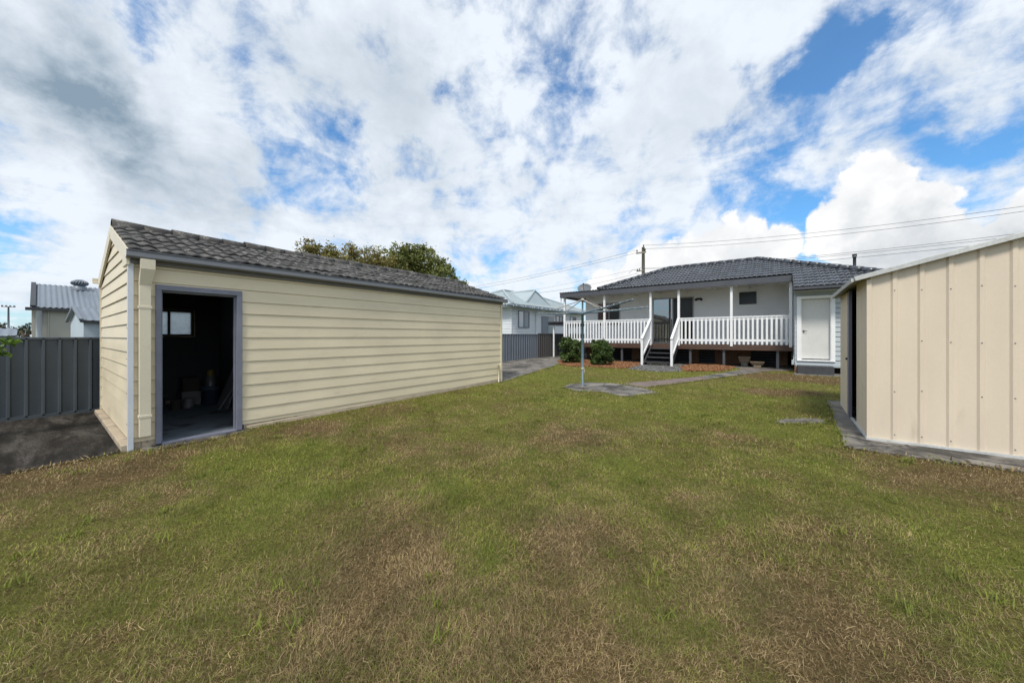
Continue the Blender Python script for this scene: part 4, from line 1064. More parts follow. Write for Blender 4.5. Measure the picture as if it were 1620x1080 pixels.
# satellite dish
sd = thing('satellite_dish', (-7.9,16.75,ZA), 'grey satellite dish on the left corner of the veranda roof', 'satellite dish')
mb = MB(); dc = Vector((-7.9,16.72,3.945)); nx = Vector((.25,-.85,.45)).normalized(); ax = nx.cross(Vector((0,0,1))).normalized(); ay = ax.cross(nx)
V = []; Fz = []; n = 28
for i, rr in enumerate((0.001,.1,.2,.28,.335)):
    for k in range(n):
        t_ = 2*math.pi*k/n; V.append(dc+ax*rr*math.cos(t_)*1.05+ay*rr*.8*math.sin(t_)+nx*(rr*rr*.75-.07))
Fz = [(i*n+k, i*n+(k+1) % n, (i+1)*n+(k+1) % n, (i+1)*n+k) for i in range(4) for k in range(n)]
mb.add(V, Fz, True); do = mb.build('reflector', M['dish'], sd); sm = do.modifiers.new('thick', 'SOLIDIFY'); sm.thickness = .012
mb = MB(); mb.tube([dc-ay*.26+nx*.0, dc+nx*.34-ay*.12, dc+nx*.38-ay*.02], .01, 8); mb.tube([dc+nx*.36-ay*.03, dc+nx*.42], .03, 8); mb.build('feed_arm', M['black'], sd)
mb = MB(); mb.tube([(-7.9,16.8,ZA-.0),(-7.9,16.8,ZA+.22),dc-nx*.08], .018, 8); mb.build('mast', M['alu'], sd)

# carport beside the house
cp = thing('carport', (-10.4,17.9,.26), 'small dark flat roofed carport with white posts beside the driveway fence', 'carport')
B(-10.62,17.6,2.24,-9.2,24,2.32).build('roof', M['dark_timber'], cp, bev=.005)
mb = MB()
for y in (17.75, 19.5, 21.3, 23.2): mb.box(-10.66,y,2.12,-9.2,y+.05,2.239)
mb.build('beam', M['dark_timber'], cp)
for x in (-10.38,-9.5):
    for y in (17.9, 21.2): B(x-.04,y-.04,.2,x+.04,y+.04,2.119).build('post', M['white'] if x < -10 else M['dark_timber'], cp, bev=.004)

# ------------------------------------------------------------------ NEIGHBOUR HOUSE beyond the driveway fence
nb = thing('neighbour_house', (-14,18.5,-.1), 'white weatherboard neighbouring house with pale metal hip roof beyond the fence', 'house')
NX0, NX1, NY0, NY1, NZ = -20.6, -14.0, 18.6, 29.5, 3.42
mb = MB(); boards(mb, (0,NY0,0), (1,0,0), (0,-1,0), -.1, NZ, .17, .014, lambda z: NX0, lambda z: NX1, gap=.02, gd=.05); mb.build('wall', M['neighbour_white'], nb)
mb = MB(); boards(mb, (NX1,0,0), (0,1,0), (1,0,0), -.1, NZ, .17, .014, lambda z: NY0, lambda z: NY1, gap=.02, gd=.05); mb.build('wall', M['neighbour_white'], nb)
B(NX0,NY0+.01,-.1,NX0+.1,NY1,NZ).build('wall', M['neighbour_white'], nb); B(NX0+.1,NY1-.1,-.1,NX1-.01,NY1,NZ).build('wall', M['neighbour_white'], nb)
B(NX1-.03,NY0-.035,-.1,NX1+.035,NY0+.03,NZ).build('corner_board', M['neighbour_white'], nb)
ov = .5; e = [(NX0-ov,NY0-ov),(NX1+ov,NY0-ov),(NX1+ov,NY1+ov),(NX0-ov,NY1+ov)]; ez = NZ+.12; hw = (NX1-NX0)/2+ov; rzz = ez+hw*.40; mx = (NX0+NX1)/2
ra = (mx,NY0-ov+hw,rzz); rb = (mx,NY1+ov-hw,rzz)
def metal_roof(mb, a, b, c_, d_, n):
    """standing ribs on a roof quad: a-b eave, d-c ridge"""
    a, b, c_, d_ = map(Vector, (a, b, c_, d_)); mb.add([a, b, c_, d_], [(0,1,2,3)])
    nn = (b-a).cross(d_-a).normalized(); U = (b-a).normalized(); L = (b-a).length
    fL = (d_-a).dot(U)/L; fR = (c_-a).dot(U)/L; H = (d_-a)-U*(d_-a).dot(U)
    for i in range(1, n):
        f = i/n
        t_ = 1.0
        if f < fL: t_ = f/fL
        elif f > fR: t_ = (1-f)/(1-fR)
        if t_ < .05: continue
        p = a+U*(L*f)+nn*.012; mb.bar(p, p+H*t_, .03, .025, nn)
mb = MB()
E4 = [(x, y, ez) for x, y in e]
metal_roof(mb, E4[0], E4[1], ra, ra, 20); metal_roof(mb, E4[1], E4[2], rb, ra, 34); metal_roof(mb, E4[2], E4[3], rb, rb, 20); metal_roof(mb, E4[3], E4[0], ra, rb, 34)
nr = mb.build('roof', M['neighbour_roof'], nb)
mb = MB()
for p, q in ((ra,rb),(E4[1],ra),(E4[2],rb),(E4[0],ra)): mb.tube([Vector(p)+Vector((0,0,.03)), Vector(q)+Vector((0,0,.03))], .09, 8)
mb.build('ridge_cap', M['neighbour_roof'], nr)
mb = MB()      # projecting gablet on the near slope
gx = NX1+ov-.9; g0, g1 = 20.9, 24.3
gy = (g0+g1)/2; zl = ez+.9*.40*0+.35; zt = rzz-.12
P0 = Vector((gx,g0,ez+.36)); P1 = Vector((gx,g1,ez+.36)); T0 = Vector((gx-.4,gy,zt)); T1 = Vector((mx,gy,zt))
mb.add([P0,T0,T1,(mx,g0,ez+.36)], [(0,1,2,3)]); mb.add([P1,T0,T1,(mx,g1,ez+.36)], [(0,3,2,1)]); mb.add([P0,P1,T0], [(0,1,2)])
mb.tube([T0, T1], .08, 8); mb.tube([P0, T0], .07, 8); mb.tube([P1, T0], .07, 8)
mb.build('gablet', M['neighbour_roof'], nr)
mb = MB(); mb.box(NX0-ov,NY0-ov-.1,ez-.17,NX1+ov+.1,NY0-ov,ez+.01); mb.box(NX1+ov,NY0-ov+.001,ez-.17,NX1+ov+.1,NY1+ov,ez+.01); mb.build('gutter', M['neighbour_trim'], nb)
B(NX0-ov+.01,NY0-ov+.01,ez-.15,NX1+ov-.01,NY1+ov-.01,ez-.125).build('soffit', M['neighbour_white'], nb)
mb = MB()
for i in range(22): mb.box(NX1+ov+.1,NY0-ov+.2+i*.52,ez-.13,NX1+ov+.125,NY0-ov+.28+i*.52,ez-.05)
mb.build('gutter_bracket', M['white'], nb)
def nwin(y0, y1, z0, z1, door=False):
    mb = MB(); x = NX1+.018; f = .06
    mb.box(x,y0,z0,x+.04,y0+f,z1); mb.box(x,y1-f,z0,x+.04,y1,z1); mb.box(x,y0+f,z0,x+.04,y1-f,z0+f); mb.box(x,y0+f,z1-f,x+.04,y1-f,z1); mb.box(x,(y0+y1)/2-.03,z0+f,x+.04,(y0+y1)/2+.03,z1-f)
    o = mb.build('window', M['neighbour_trim'], nb)
    B(x+.002,y0+f,z0+f,x+.015,(y0+y1)/2-.031,z1-f).build('pane', M['glass'], o); B(x+.002,(y0+y1)/2+.031,z0+f,x+.015,y1-f,z1-f).build('pane', M['glass_grey'], o)
nwin(19.35,20.65,2.05,3.22); nwin(24.4,25.5,2.3,3.1); nwin(26.8,27.9,2.2,3.1)
d = B(NX1+.018,22.3,.3,NX1+.06,23.1,2.95).build('door', M['neighbour_trim'], nb); B(NX1+.018,23.2,1.1,NX1+.05,24.1,2.95).build('pane', M['glass_grey'], d)
mb = MB(); mb.tube([(NX1+.55,21.9,ez-.17),(NX1+.5,21.7,ez-.25),(NX1+.09,21.5,ez-.35),(NX1+.07,21.5,ez-.5),(NX1+.07,21.5,-.1)], .05, 8); mb.build('downpipe', M['neighbour_white'], nb)
mb = MB(); mb.tube([(-15.6,28.2,4.0),(-15.6,28.2,4.95)], .06, 8); mb.build('vent_pipe', M['neighbour_white'], nb)

# ------------------------------------------------------------------ OUTBUILDINGS beyond the left fence
def corr_roof(mb, e0, e1, r1, r0, pitch=.1, amp=.016):
    """corrugated slope: e0-e1 eave, r0-r1 ridge"""
    e0, e1, r0, r1 = map(Vector, (e0, e1, r0, r1)); L = (e1-e0).length; n = int(L/pitch)*4
    nn = (e1-e0).cross(r0-e0).normalized(); vs = []
    for i in range(n+1):
        f = i/n; w = nn*amp*math.sin(f*L/pitch*2*math.pi); vs += [e0.lerp(e1,f)+w, r0.lerp(r1,f)+w]
    mb.add(vs, [(2*i, 2*i+2, 2*i+3, 2*i+1) for i in range(n)], True)
bs = thing('neighbour_shed', (-16,2,-.1), 'long beige shed with grey corrugated roof and turbine vent beyond left fence', 'shed')
sx0, sx1, sy0, sy1, se = -20, -16, -.15, 8.0, 2.27
mb = MB(); rib_sheet(mb, (sx1,sy0,0), (0,1,0), sy1-sy0, -.1, lambda u: se, (1,0,0), .42, .05, .02, .25, False); mb.build('wall', M['beige_sheet'], bs)
mb = MB(); mb.add([(sx0,sy0,-.1),(sx1,sy0,-.1),(sx1,sy0,se),(-18,sy0,3.03),(sx0,sy0,se)], [(0,1,2,3,4)]); mb.add([(sx0,sy1,-.1),(sx1,sy1,-.1),(sx1,sy1,se),(-18,sy1,3.03),(sx0,sy1,se)], [(4,3,2,1,0)]); mb.add([(sx0,sy0,-.1),(sx0,sy1,-.1),(sx0,sy1,se),(sx0,sy0,se)], [(0,3,2,1)]); mb.build('wall', M['beige_sheet'], bs)
mb = MB(); corr_roof(mb, (sx1+.12,sy0-.02,se+.0), (sx1+.12,sy1+.1,se), (-18,sy1+.1,3.07), (-18,sy0-.02,3.07)); corr_roof(mb, (sx0-.12,sy1,se), (sx0-.12,sy0,se), (-18,sy0,3.07), (-18,sy1,3.07))
br = mb.build('roof', M['galv'], bs)
mb = MB(); mb.bar((sx1+.14,sy0+.02,se+.02), (-18,sy0+.02,3.10), .09, .05, (0,0,1)); mb.bar((sx0-.14,sy0+.02,se+.02), (-18,sy0+.02,3.10), .09, .05, (0,0,1)); mb.build('barge_flashing', M['dark_barge'], bs)
B(sx1+.03,sy0-.1,se-.09,sx1+.16,sy1+.1,se-.01).build('gutter', M['dark_barge'], bs)
mb = MB(); mb.tube([(sx1+.09,-.03,-.1),(sx1+.09,-.03,se-.09)], .055, 10); mb.build('downpipe', M['pale_strip'], bs)
wv = MB(); wc = (-17.72,.74,2.95)
wv.lathe(wc, [(.15,-.02),(.15,.11),(.12,.12)], 18); wv = wv.build('turbine_vent', M['galv'], bs)
mb = MB()
for k in range(18):
    a = 2*math.pi*k/18; pts = []
    for i in range(7):
        th = math.pi*(i/6); r_ = .05+.13*math.sin(th); z_ = .12+.19*(i/6); aa = a+.5*i/6
        pts.append((wc[0]+r_*math.cos(aa), wc[1]+r_*math.sin(aa), wc[2]+z_))
    mb.tube(pts, .021, 5)
mb.lathe(wc, [(.1,.16),(.13,.215),(.1,.275),(.05,.315),(.001,.32)], 16)
mb.build('turbine_head', M['galv'], wv)
hu = thing('garden_hut', (-13,.6,-.1), 'small pale blue hut with corrugated gable roof between fence and beige shed', 'hut', rz=R(5))
hx0, hx1, hy0, hy1, he = -14.6, -13.0, .60, 3.4, 1.86
mb = MB(); mb.add([(hx0,hy0,-.1),(hx1,hy0,-.1),(hx1,hy0,he),(-13.8,hy0,2.17),(hx0,hy0,he)], [(0,1,2,3,4)]); mb.add([(hx0,hy1,-.1),(hx1,hy1,-.1),(hx1,hy1,he),(-13.8,hy1,2.17),(hx0,hy1,he)], [(4,3,2,1,0)])
mb.add([(hx1,hy0,-.1),(hx1,hy1,-.1),(hx1,hy1,he),(hx1,hy0,he)], [(0,1,2,3)]); mb.add([(hx0,hy0,-.1),(hx0,hy1,-.1),(hx0,hy1,he),(hx0,hy0,he)], [(3,2,1,0)]); mb.build('wall', M['shed_hut'], hu)
mb = MB(); corr_roof(mb, (hx1+.08,hy0-.02,he), (hx1+.08,hy1+.1,he), (-13.8,hy1+.1,2.2), (-13.8,hy0-.02,2.2), .12, .015); corr_roof(mb, (hx0-.08,hy1,he), (hx0-.08,hy0,he), (-13.8,hy0,2.2), (-13.8,hy1,2.2), .12, .015); mb.build('roof', M['galv'], hu)
mb = MB(); mb.bar((hx1+.1,hy0-.05,he+.01), (-13.8,hy0-.05,2.21), .06, .05, (0,0,1)); mb.bar((hx0-.1,hy0-.05,he+.01), (-13.8,hy0-.05,2.21), .06, .05, (0,0,1)); mb.build('barge_flashing', M['galv'], hu)
B(hx1+.02,hy0-.06,he-.05,hx1+.1,hy1+.1,he+.0).build('gutter', M['dark_barge'], hu)
mb = MB(); mb.tube([(hx1+.06,.93,-.1),(hx1+.06,.93,he-.05)], .045, 10); mb.build('downpipe', M['pale_strip'], hu)
# far low roof, floodlight
fs = thing('far_shed', (-40,-4,-.1), 'low distant shed with pale roof behind the left fence', 'shed')
B(-44,-6,-.1,-40,-1.0,1.5).build('wall', M['dark_barge'], fs)
mb = MB(); corr_roof(mb, (-39.8,-6.2,1.53), (-39.8,-.95,1.53), (-42,-.95,2.02), (-42,-6.2,2.02), .4, .03); corr_roof(mb, (-44.2,-.95,1.53), (-44.2,-6.2,1.53), (-42,-6.2,2.02), (-42,-.95,2.02), .4, .03); mb.build('roof', M['galv'], fs)
fp = thing('floodlight_pole', (-174,-5.5,-.1), 'distant floodlight pole with a short crossbar of lamps', 'light pole')
mb = MB(); mb.tube([(-174,-5.5,-.1),(-174,-5.5,9.7)], [.26,.16], 8); mb.build('pole', M['galv'], fp)
B(-174.1,-6.7,9.6,-173.9,-4.3,9.75).build('crossbar', M['galv'], fp)
for k in range(4): B(-174.3,-6.7+k*.66,9.76,-173.7,-6.35+k*.66,10.1).build('lamp', M['galv'], fp)

# ------------------------------------------------------------------ UTILITY POLE and power lines
UPX, UPY = -10.3, 34.8
up = thing('utility_pole', (UPX,UPY,-.1), 'weathered timber power pole with crossarm rising behind the house', 'utility pole')
MB().tube([(UPX,UPY,-.1),(UPX,UPY,10.0)], [.19,.145], 12).build('pole', M['pole_wood'], up)
B(UPX-.62,UPY-.2,9.42,UPX+.3,UPY-.1,9.56).build('crossarm', M['pole_wood'], up)
INS = [(UPX-.55,9.56),(UPX+.22,9.56),(UPX+.02,10.0)]
for x, z in INS: MB().lathe((x,UPY-.15 if z < 9.9 else UPY,z), [(.03,0),(.03,.08),(.07,.1),(.05,.15),(.07,.18),(.05,.24),(.001,.26)], 10).build('insulator', M['dark_frame'], up)
B(UPX-.55,UPY-.22,7.7,UPX+.2,UPY-.12,7.8).build('crossarm', M['pole_wood'], up)
for x in (-.5,-.3,.12): MB().lathe((UPX+x,UPY-.17,7.8), [(.03,0),(.05,.05),(.05,.1),(.03,.16),(.001,.17)], 8).build('insulator', M['dark_frame'], up)
mb = MB(); mb.tube([(UPX-.1,UPY-.25,8.05),(UPX-.5,UPY-.3,7.85),(UPX-.6,UPY-.35,7.5),(UPX-.2,UPY-.3,7.3)], .015, 5); mb.tube([(UPX-.1,UPY-.2,7.7),(UPX-.9,UPY-.3,7.9),(UPX-1.3,UPY-.3,7.6)], .015, 5); mb.build('cable_loop', M['wire'], up)
def wire(p0, p1, sag, label, r=.013):
    p0 = Vector(p0); p1 = Vector(p1); pts = []
    for i in range(25):
        f = i/24; p = p0.lerp(p1, f); p.z -= sag*4*f*(1-f); pts.append(p)
    meta(MB().tube(pts, r, 5).build('power_line', M['wire'], loc=p0), label, 'power line', 'overhead power lines')
wire((UPX+.02,UPY,10.2), (26,UPY,10.1), 1.05, 'highest power line running right from the top of the pole')
wire((UPX+.22,UPY-.15,9.8), (26,UPY-.15,9.82), 1.05, 'power line just below the highest one right of the pole')
wire((UPX-.55,UPY-.15,9.8), (-55,UPY+.5,8.2), .9, 'upper power line running left from the crossarm')
wire((UPX-.5,UPY-.15,9.55), (-55,UPY-.2,7.6), .9, 'lower power line running left from the crossarm')
wire((UPX+.12,UPY-.17,7.95), (26,UPY-.17,8.45), .75, 'topmost of three low power lines right of pole above the roof')
wire((UPX+.1,UPY-.3,7.85), (26,UPY-.3,8.22), .75, 'middle of three low power lines right of pole above the roof')
wire((UPX+.1,UPY-.4,7.5), (26,UPY-.4,7.95), .72, 'lowest of three low power lines right of pole above the roof')
wire((UPX-.5,UPY-.17,7.95), (-55,UPY,6.6), .9, 'faint low power line running left from the lower crossarm', .009)
wire((UPX-.6,UPY-.3,7.5), (-17.3,24,4.9), .25, 'service cable dropping left from pole to the white neighbouring house', .011)

# ------------------------------------------------------------------ TREES AND SHRUBS
def tree(name, x, y, z, lumps, nl, ls, leafm, label, cat='tree', group=None, limbs=True, trunk_r=.16, gap=.0, shell=.55):
    """lumps: (dx,dy,z,r) foliage masses carried by limbs"""
    t = thing(name, (x,y,z), label, cat, group)
    mb = MB(); zc = min(l[2]-l[3]*.4 for l in lumps)
    top = Vector((x, y, max(z+.3, zc)))
    mb.tube([(x,y,z-.1), Vector((x+.05,y,z)).lerp(top,.5)+Vector((random.uniform(-.1,.1),random.uniform(-.1,.1),0)), top], [trunk_r, trunk_r*.8, trunk_r*.65], 10)
    mb.build('trunk', M['bark'], t)
    mb = MB(); C = []; T = []
    for dx, dy, lz, r in lumps:
        c = Vector((x+dx, y+dy, lz)); mid = top.lerp(c,.55)+Vector((random.uniform(-.15,.15),random.uniform(-.15,.15),-.1*r))
        mb.tube([top-Vector((0,0,.1)), mid, c], [trunk_r*.45, trunk_r*.28, trunk_r*.1], 6)
        n = int(nl*r*r); sub = []
        # clumps of leaves at twig ends spread through the lump
        k = max(6, int(26*r))
        dirs = rand_dirs(k); rad = r*np.power(rng.random(k), .38)
        tw = np.array(c)+dirs*rad[:, None]*np.array([1,1,.85])
        for q in tw[:: 2]: mb.tube([c.lerp(Vector(q),.15), Vector(q)], [trunk_r*.07, trunk_r*.03], 4, False)
        cs = r*rng.uniform(.13,.3,k)
        per = max(8, n//k)
        for j in range(k):
            off = rng.normal(0, 1, (per, 3))*cs[j]*.8*np.array([1,1,.8])
            C.append(tw[j]+off); T.append(np.clip(np.full(per, rng.random())*.55+rng.random(per)*.45, 0, 1))
    mb.build('branch', M['bark'], t)
    C = np.concatenate(C); T = np.concatenate(T)
    V, F = leaves(C, ls)
    scatter_mesh('crown', V, F, np.repeat(T, 4), leafm, t)
    return t
tree('garden_tree', -14, 11.0, -.1, [(0,0,5.15,.85),(-.1,-.75,5.0,.75),(0,-1.5,4.75,.7),(.1,.8,4.95,.8),(0,1.5,4.6,.75),(.1,2.2,4.1,.7),(0,2.8,3.75,.5),(0,.3,5.6,.5),(.1,-.5,5.55,.4),(.1,1.2,5.2,.45),(0,-1.1,5.3,.4),(.2,1.9,4.9,.35),(0,.2,4.2,1.2),(.1,1.6,3.7,1.0),(-.1,-1.3,4.0,1.0),(0,2.5,3.2,.8)], 3000, .13, M['leaf_dense'], 'bushy mid green tree rising behind the garage roof, right one', 'tree', 'trees behind the garage')
tree('garden_tree', -13.6, 7.2, -.1, [(0,0,4.3,.75),(.1,.9,4.4,.75),(-.2,-.9,4.3,.65),(0,-1.5,4.35,.5),(.1,1.6,4.4,.7),(-.1,.5,4.75,.5),(0,-.5,4.65,.45),(.1,1.2,4.85,.4),(0,-1.3,4.75,.32),(0,-1.05,4.6,.35),(.1,.1,4.85,.35),(0,.3,3.7,1.0),(0,-1,3.7,.8),(0,1.8,3.8,.9),(0,2.3,4.3,.5),(0,-.4,4.15,.7),(0,.5,4.2,.7),(.1,-1.2,4.2,.6),(0,1.3,4.25,.6),(.1,2.0,4.6,.45),(.1,-1.75,4.1,.5),(0,2.8,4.1,.5),(0,-.8,4.5,.45),(.1,.8,4.55,.5),(0,1.7,4.75,.4),(0,2.5,4.6,.4)], 1900, .10, M['leaf_sparse'], 'sparse yellowish olive tree rising behind the garage roof, left one', 'tree', 'trees behind the garage')
# twigs poking above the sparse one
for i, (x, y, z) in enumerate([]): pass
def shrub(x, y, h, w, label):
    z = zg(x, y); L = []
    r0 = w*.27; R0 = w*.5-r0*.75
    for i in range(10):
        a = i*2.4; r_ = R0*math.sqrt((i+.4)/10)
        L.append((r_*math.cos(a), r_*math.sin(a)*.9, z+h*(.52+.30*random.random()), r0))
    for i in range(6):
        a = i*1.05+.4; L.append((R0*math.cos(a), R0*math.sin(a), z+h*(.20+.2*(i % 2)), r0))
    L.append((0,0,z+h*.2,r0))
    return tree('garden_shrub', x, y, z, L, 11000, .085, M['leaf_shrub'], label, 'shrub', 'shrubs in front of the veranda', trunk_r=.035)
shrub(-7.62, 14.75, 1.28, 1.08, 'glossy dark green shrub left of the clothesline post by the veranda')
shrub(-6.0, 14.35, 1.22, .92, 'glossy dark green shrub between the clothesline post and the veranda steps')
# leafy branch at the left fence
t = tree('leafy_bush', -9.2, -1.05, .0, [(0,-.35,1.1,.4),(.15,.3,1.3,.22),(.2,.6,1.35,.16),(.2,.5,1.2,.15),(.2,.78,1.41,.09),(.25,.68,1.24,.08),(-.1,-.6,.8,.4)], 4200, .085, M['leaf_bright'], 'bright green leafy branch at the left edge before the steel fence', 'bush', trunk_r=.03)
# far trees on the left horizon
tree('far_tree', -62, -2.7, -.1, [(0,0,2.2,.7),(0,.25,2.5,.42),(0,-.7,2.1,.7)], 900, .2, M['leaf_far'], 'dark distant tree left of the floodlight pole', 'tree', 'distant trees at left')
tree('far_tree', -30, -.47, -.1, [(0,0,1.75,.28),(0,.12,1.98,.18),(0,-.12,1.9,.16),(0,.2,1.6,.22)], 2500, .09, M['leaf_far'], 'small distant olive tree between floodlight pole and beige shed', 'tree', 'distant trees at left')
tree('far_tree', -66, -1.8, -.1, [(0,0,1.9,.6),(0,.5,1.9,.5),(0,-.5,1.95,.5)], 900, .2, M['leaf_far'], 'low dark distant tree right of the floodlight pole', 'tree', 'distant trees at left')

# ------------------------------------------------------------------ SKY, SUN, CAMERA
def pix_dir(u, v):
    t_ = (u-810)/559; k = (531-v)/559
    return Vector((-.6+.8*t_, .8+.6*t_, k)).normalized()
SUN_DIR = Vector((.26,-.85,1.2)).normalized()
el = math.asin(SUN_DIR.z); az = math.atan2(SUN_DIR.x, SUN_DIR.y)
W = bpy.data.worlds.new('World'); S.world = W; W.use_nodes = True
t = NT(W.node_tree); t.n.clear()
out = t.new('ShaderNodeOutputWorld')
sky = t.new('ShaderNodeTexSky', sky_type='NISHITA'); sky.sun_disc = False; sky.sun_elevation = el; sky.sun_rotation = az
sky.air_density = 1.0; sky.dust_density = .6; sky.ozone_density = 2.5
dirv = t.new('ShaderNodeTexCoord').outputs['Generated']
sp = t.new('ShaderNodeSeparateXYZ'); t.link(dirv, sp.inputs[0])
zc = t.math('MAXIMUM', sp.outputs[2], 0.0)
den = t.math('ADD', zc, .16)
pc = t.new('ShaderNodeCombineXYZ'); t.link(t.math('DIVIDE', sp.outputs[0], den), pc.inputs[0]); t.link(t.math('DIVIDE', sp.outputs[1], den), pc.inputs[1])
P = pc.outputs[0]
warp = t.new('ShaderNodeTexNoise'); t.link(P, warp.inputs['Vector']); warp.inputs['Scale'].default_value = 1.6; warp.inputs['Detail'].default_value = 3
PW = t.vmath('ADD', P, t.vmath('MULTIPLY', t.vmath('SUBTRACT', warp.outputs[1], (.5,.5,.5)), (.45,.45,0)))
n1 = t.noise(PW, 1.5, 10, .62, .2); n2 = t.noise(P, .55, 4, .5); n3 = t.noise(PW, 4.2, 9, .66, .15)
n6 = t.noise(dirv, 8.5, 9, .6, .25)
dens = t.math('ADD', t.math('ADD', t.math('MULTIPLY', n1, .75), t.math('MULTIPLY', n3, .45)), t.math('MULTIPLY_ADD', n6, 1.0, -.365))     # mean about .745
wd = t.new('ShaderNodeTexNoise'); t.link(dirv, wd.inputs['Vector']); wd.inputs['Scale'].default_value = 5.5; wd.inputs['Detail'].default_value = 6; wd.inputs['Roughness'].default_value = .6
dirw = t.vmath('ADD', dirv, t.vmath('MULTIPLY', t.vmath('SUBTRACT', wd.outputs[1], (.5,.5,.5)), (.34,.34,.34)))
def blob(u, v, r, amt):
    d_ = t.vmath('DISTANCE', dirw, tuple(pix_dir(u, v)))
    return t.ramp(d_, 0, r, amt, 0)
BL = [(240,15,.11,-.17),(260,50,.09,-.16),(225,110,.06,-.14),(355,95,.08,-.12),(330,145,.06,-.12),(360,185,.07,-.15),(400,240,.07,-.13),(455,225,.08,-.14),(525,258,.08,-.15),(560,245,.07,-.15),(655,260,.07,-.15),(680,20,.12,-.15),(780,10,.1,-.15),(730,130,.06,-.14),(900,140,.15,-.10),(920,115,.08,-.12),(870,90,.1,-.12),
(1385,15,.10,-.12),(1335,60,.09,-.14),(1290,95,.09,-.13),(1260,130,.08,-.13),(1215,140,.08,-.12),(1340,95,.08,-.13),(1515,15,.1,-.12),(1550,95,.09,-.13),(1400,215,.11,-.11),(1290,200,.1,-.10),(1255,290,.13,-.22),(1210,290,.10,-.14),(1480,265,.11,-.24),(1590,215,.1,-.16),(1440,225,.1,-.12),(1320,410,.16,-.3),(1480,400,.12,-.2),(990,350,.08,-.18),(1160,270,.1,-.10),(1120,250,.1,-.07),(1450,60,.25,-.06),
      (80,335,.1,-.15),(10,325,.08,-.15),(700,335,.08,-.12),(820,345,.07,-.1),
      (1250,230,.12,.05),(1500,120,.18,.06),(600,140,.20,.10),(1090,90,.28,.16),(780,280,.26,.08),(180,90,.25,.1),(60,200,.3,.1),(240,250,.24,.10),(640,180,.16,.1),(1500,150,.2,.05),(1050,190,.16,.10)]
for b_ in BL: dens = t.math('ADD', dens, blob(*b_))
cov = t.ramp(dens, .42, .80, .06, 1.0)
# grey undersides where the layer is thick
grey = blob(-20,70,.17,.20)
for b_ in ((25,100,.16,.2),(75,130,.16,.22),(120,152,.15,.22),(165,175,.14,.2),(205,190,.12,.16),(240,200,.10,.1),(650,175,.22,.34),(1060,190,.26,.2),(320,290,.18,.28),(250,265,.15,.18),(720,320,.12,.18),(830,315,.12,.14),(160,20,.2,.10),(480,140,.16,.16),(1480,190,.25,.14)): grey = t.math('ADD', grey, blob(*b_))
gmod = t.math('MULTIPLY', grey, t.ramp(t.math('ADD', t.math('MULTIPLY', n1, .5), t.math('MULTIPLY', n6, .5)), .36, .60, .45, 1.2))
thick = t.ramp(t.math('ADD', n2, t.math('MULTIPLY', n1, .5)), .68, .98)
shade = t.math('ADD', t.math('MULTIPLY', thick, .16), gmod)
shade = t.math('ADD', shade, t.ramp(t.math('ADD', t.math('MULTIPLY', n3, .4), t.math('MULTIPLY', n6, .6)), .36, .64, .24, -.14, False), clamp=True)
ccol = t.mix(shade, (.82,.88,.955), (.25,.34,.43))
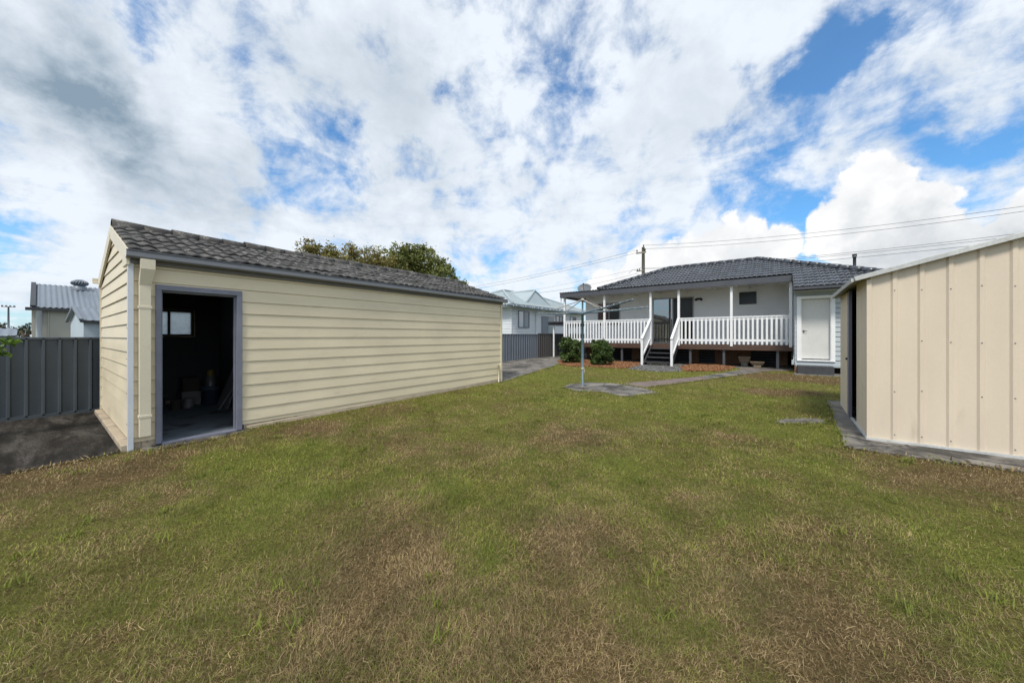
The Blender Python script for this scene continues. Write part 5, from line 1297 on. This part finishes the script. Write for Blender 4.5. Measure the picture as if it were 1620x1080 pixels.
# crisp cumulus heaps low on the right
n5 = t.noise(dirv, 13, 9, .58, .1)
cum = None
for u, v, r in ((1380,292,.078),(1335,325,.06),(1420,325,.08),(1370,352,.09),(1470,368,.075),(1530,382,.07),(1590,372,.07),(1650,345,.08),(1600,405,.09),(1440,385,.08),(1140,380,.085),(1185,366,.055),(1230,368,.045),(1090,398,.08),(1020,402,.055),(1000,425,.055),(1180,405,.085),(1060,430,.09),(960,445,.06)):
    d_ = t.vmath('DISTANCE', dirv, tuple(pix_dir(u, v+14)))
    x_ = t.math('SUBTRACT', 1.0, t.math('DIVIDE', d_, r))
    cum = x_ if cum is None else t.math('SMOOTH_MAX', cum, x_, .05)
cv = t.math('ADD', cum, t.math('MULTIPLY', t.math('SUBTRACT', n5, .5), 1.55))
ccov = t.ramp(cv, .02, .24)
cum2 = None
for u, v, r, a in ((1430,395,.12,.55),(1500,395,.12,.6),(1580,385,.13,.75),(1640,380,.14,.8),(1350,350,.08,.35),(1150,400,.10,.3),(1060,430,.1,.25)):
    q = blob(u, v, r, a); cum2 = q if cum2 is None else t.math('MAXIMUM', cum2, q)
csh = t.math('MULTIPLY', cum2, t.ramp(n5, .3, .62, .35, 1.25), clamp=True)
csh = t.math('ADD', csh, t.ramp(n5, .36, .60, .24, 0.0, False), clamp=True)
cc2 = t.mix(csh, (1.0,1.0,1.0), (.40,.46,.52))
allcol = t.mix(ccov, ccol, cc2)
allcov = t.math('MAXIMUM', cov, ccov)
# thin bright veil near the horizon
veil = t.ramp(sp.outputs[2], 0.0, .28, .55, 0.0)
allcov = t.math('MAXIMUM', allcov, veil)
b1 = t.new('ShaderNodeBackground'); b2 = t.new('ShaderNodeBackground')
tint = t.mix(1.0, sky.outputs[0], (.52,1.06,1.36), 'MULTIPLY')
t.link(tint, b1.inputs[0]); b1.inputs[1].default_value = .105
t.link(allcol, b2.inputs[0]); b2.inputs[1].default_value = .78
mx_ = t.new('ShaderNodeMixShader'); t.link(allcov, mx_.inputs[0]); t.link(b1.outputs[0], mx_.inputs[1]); t.link(b2.outputs[0], mx_.inputs[2])
t.link(mx_.outputs[0], out.inputs[0])

sl = bpy.data.lights.new('sun', 'SUN'); sl.energy = 2.4; sl.angle = R(12); sl.color = (1.0,.94,.85)
so = bpy.data.objects.new('sun', sl); COL.objects.link(so); so.rotation_euler = SUN_DIR.to_track_quat('Z', 'Y').to_euler(); so.location = (0,0,30)

cd = bpy.data.cameras.new('camera'); cam = bpy.data.objects.new('camera', cd); COL.objects.link(cam)
cam.location = (0,0,1.5); cam.rotation_euler = (R(90), 0, math.atan2(.6,.8))
cd.sensor_width = 36; cd.lens = 36*559/1620; cd.shift_y = -9/1620; cd.clip_end = 2000; cd.clip_start = .05
S.camera = cam
S.view_settings.view_transform = 'Standard'; S.view_settings.look = 'None'; S.view_settings.exposure = .45; S.view_settings.gamma = 1
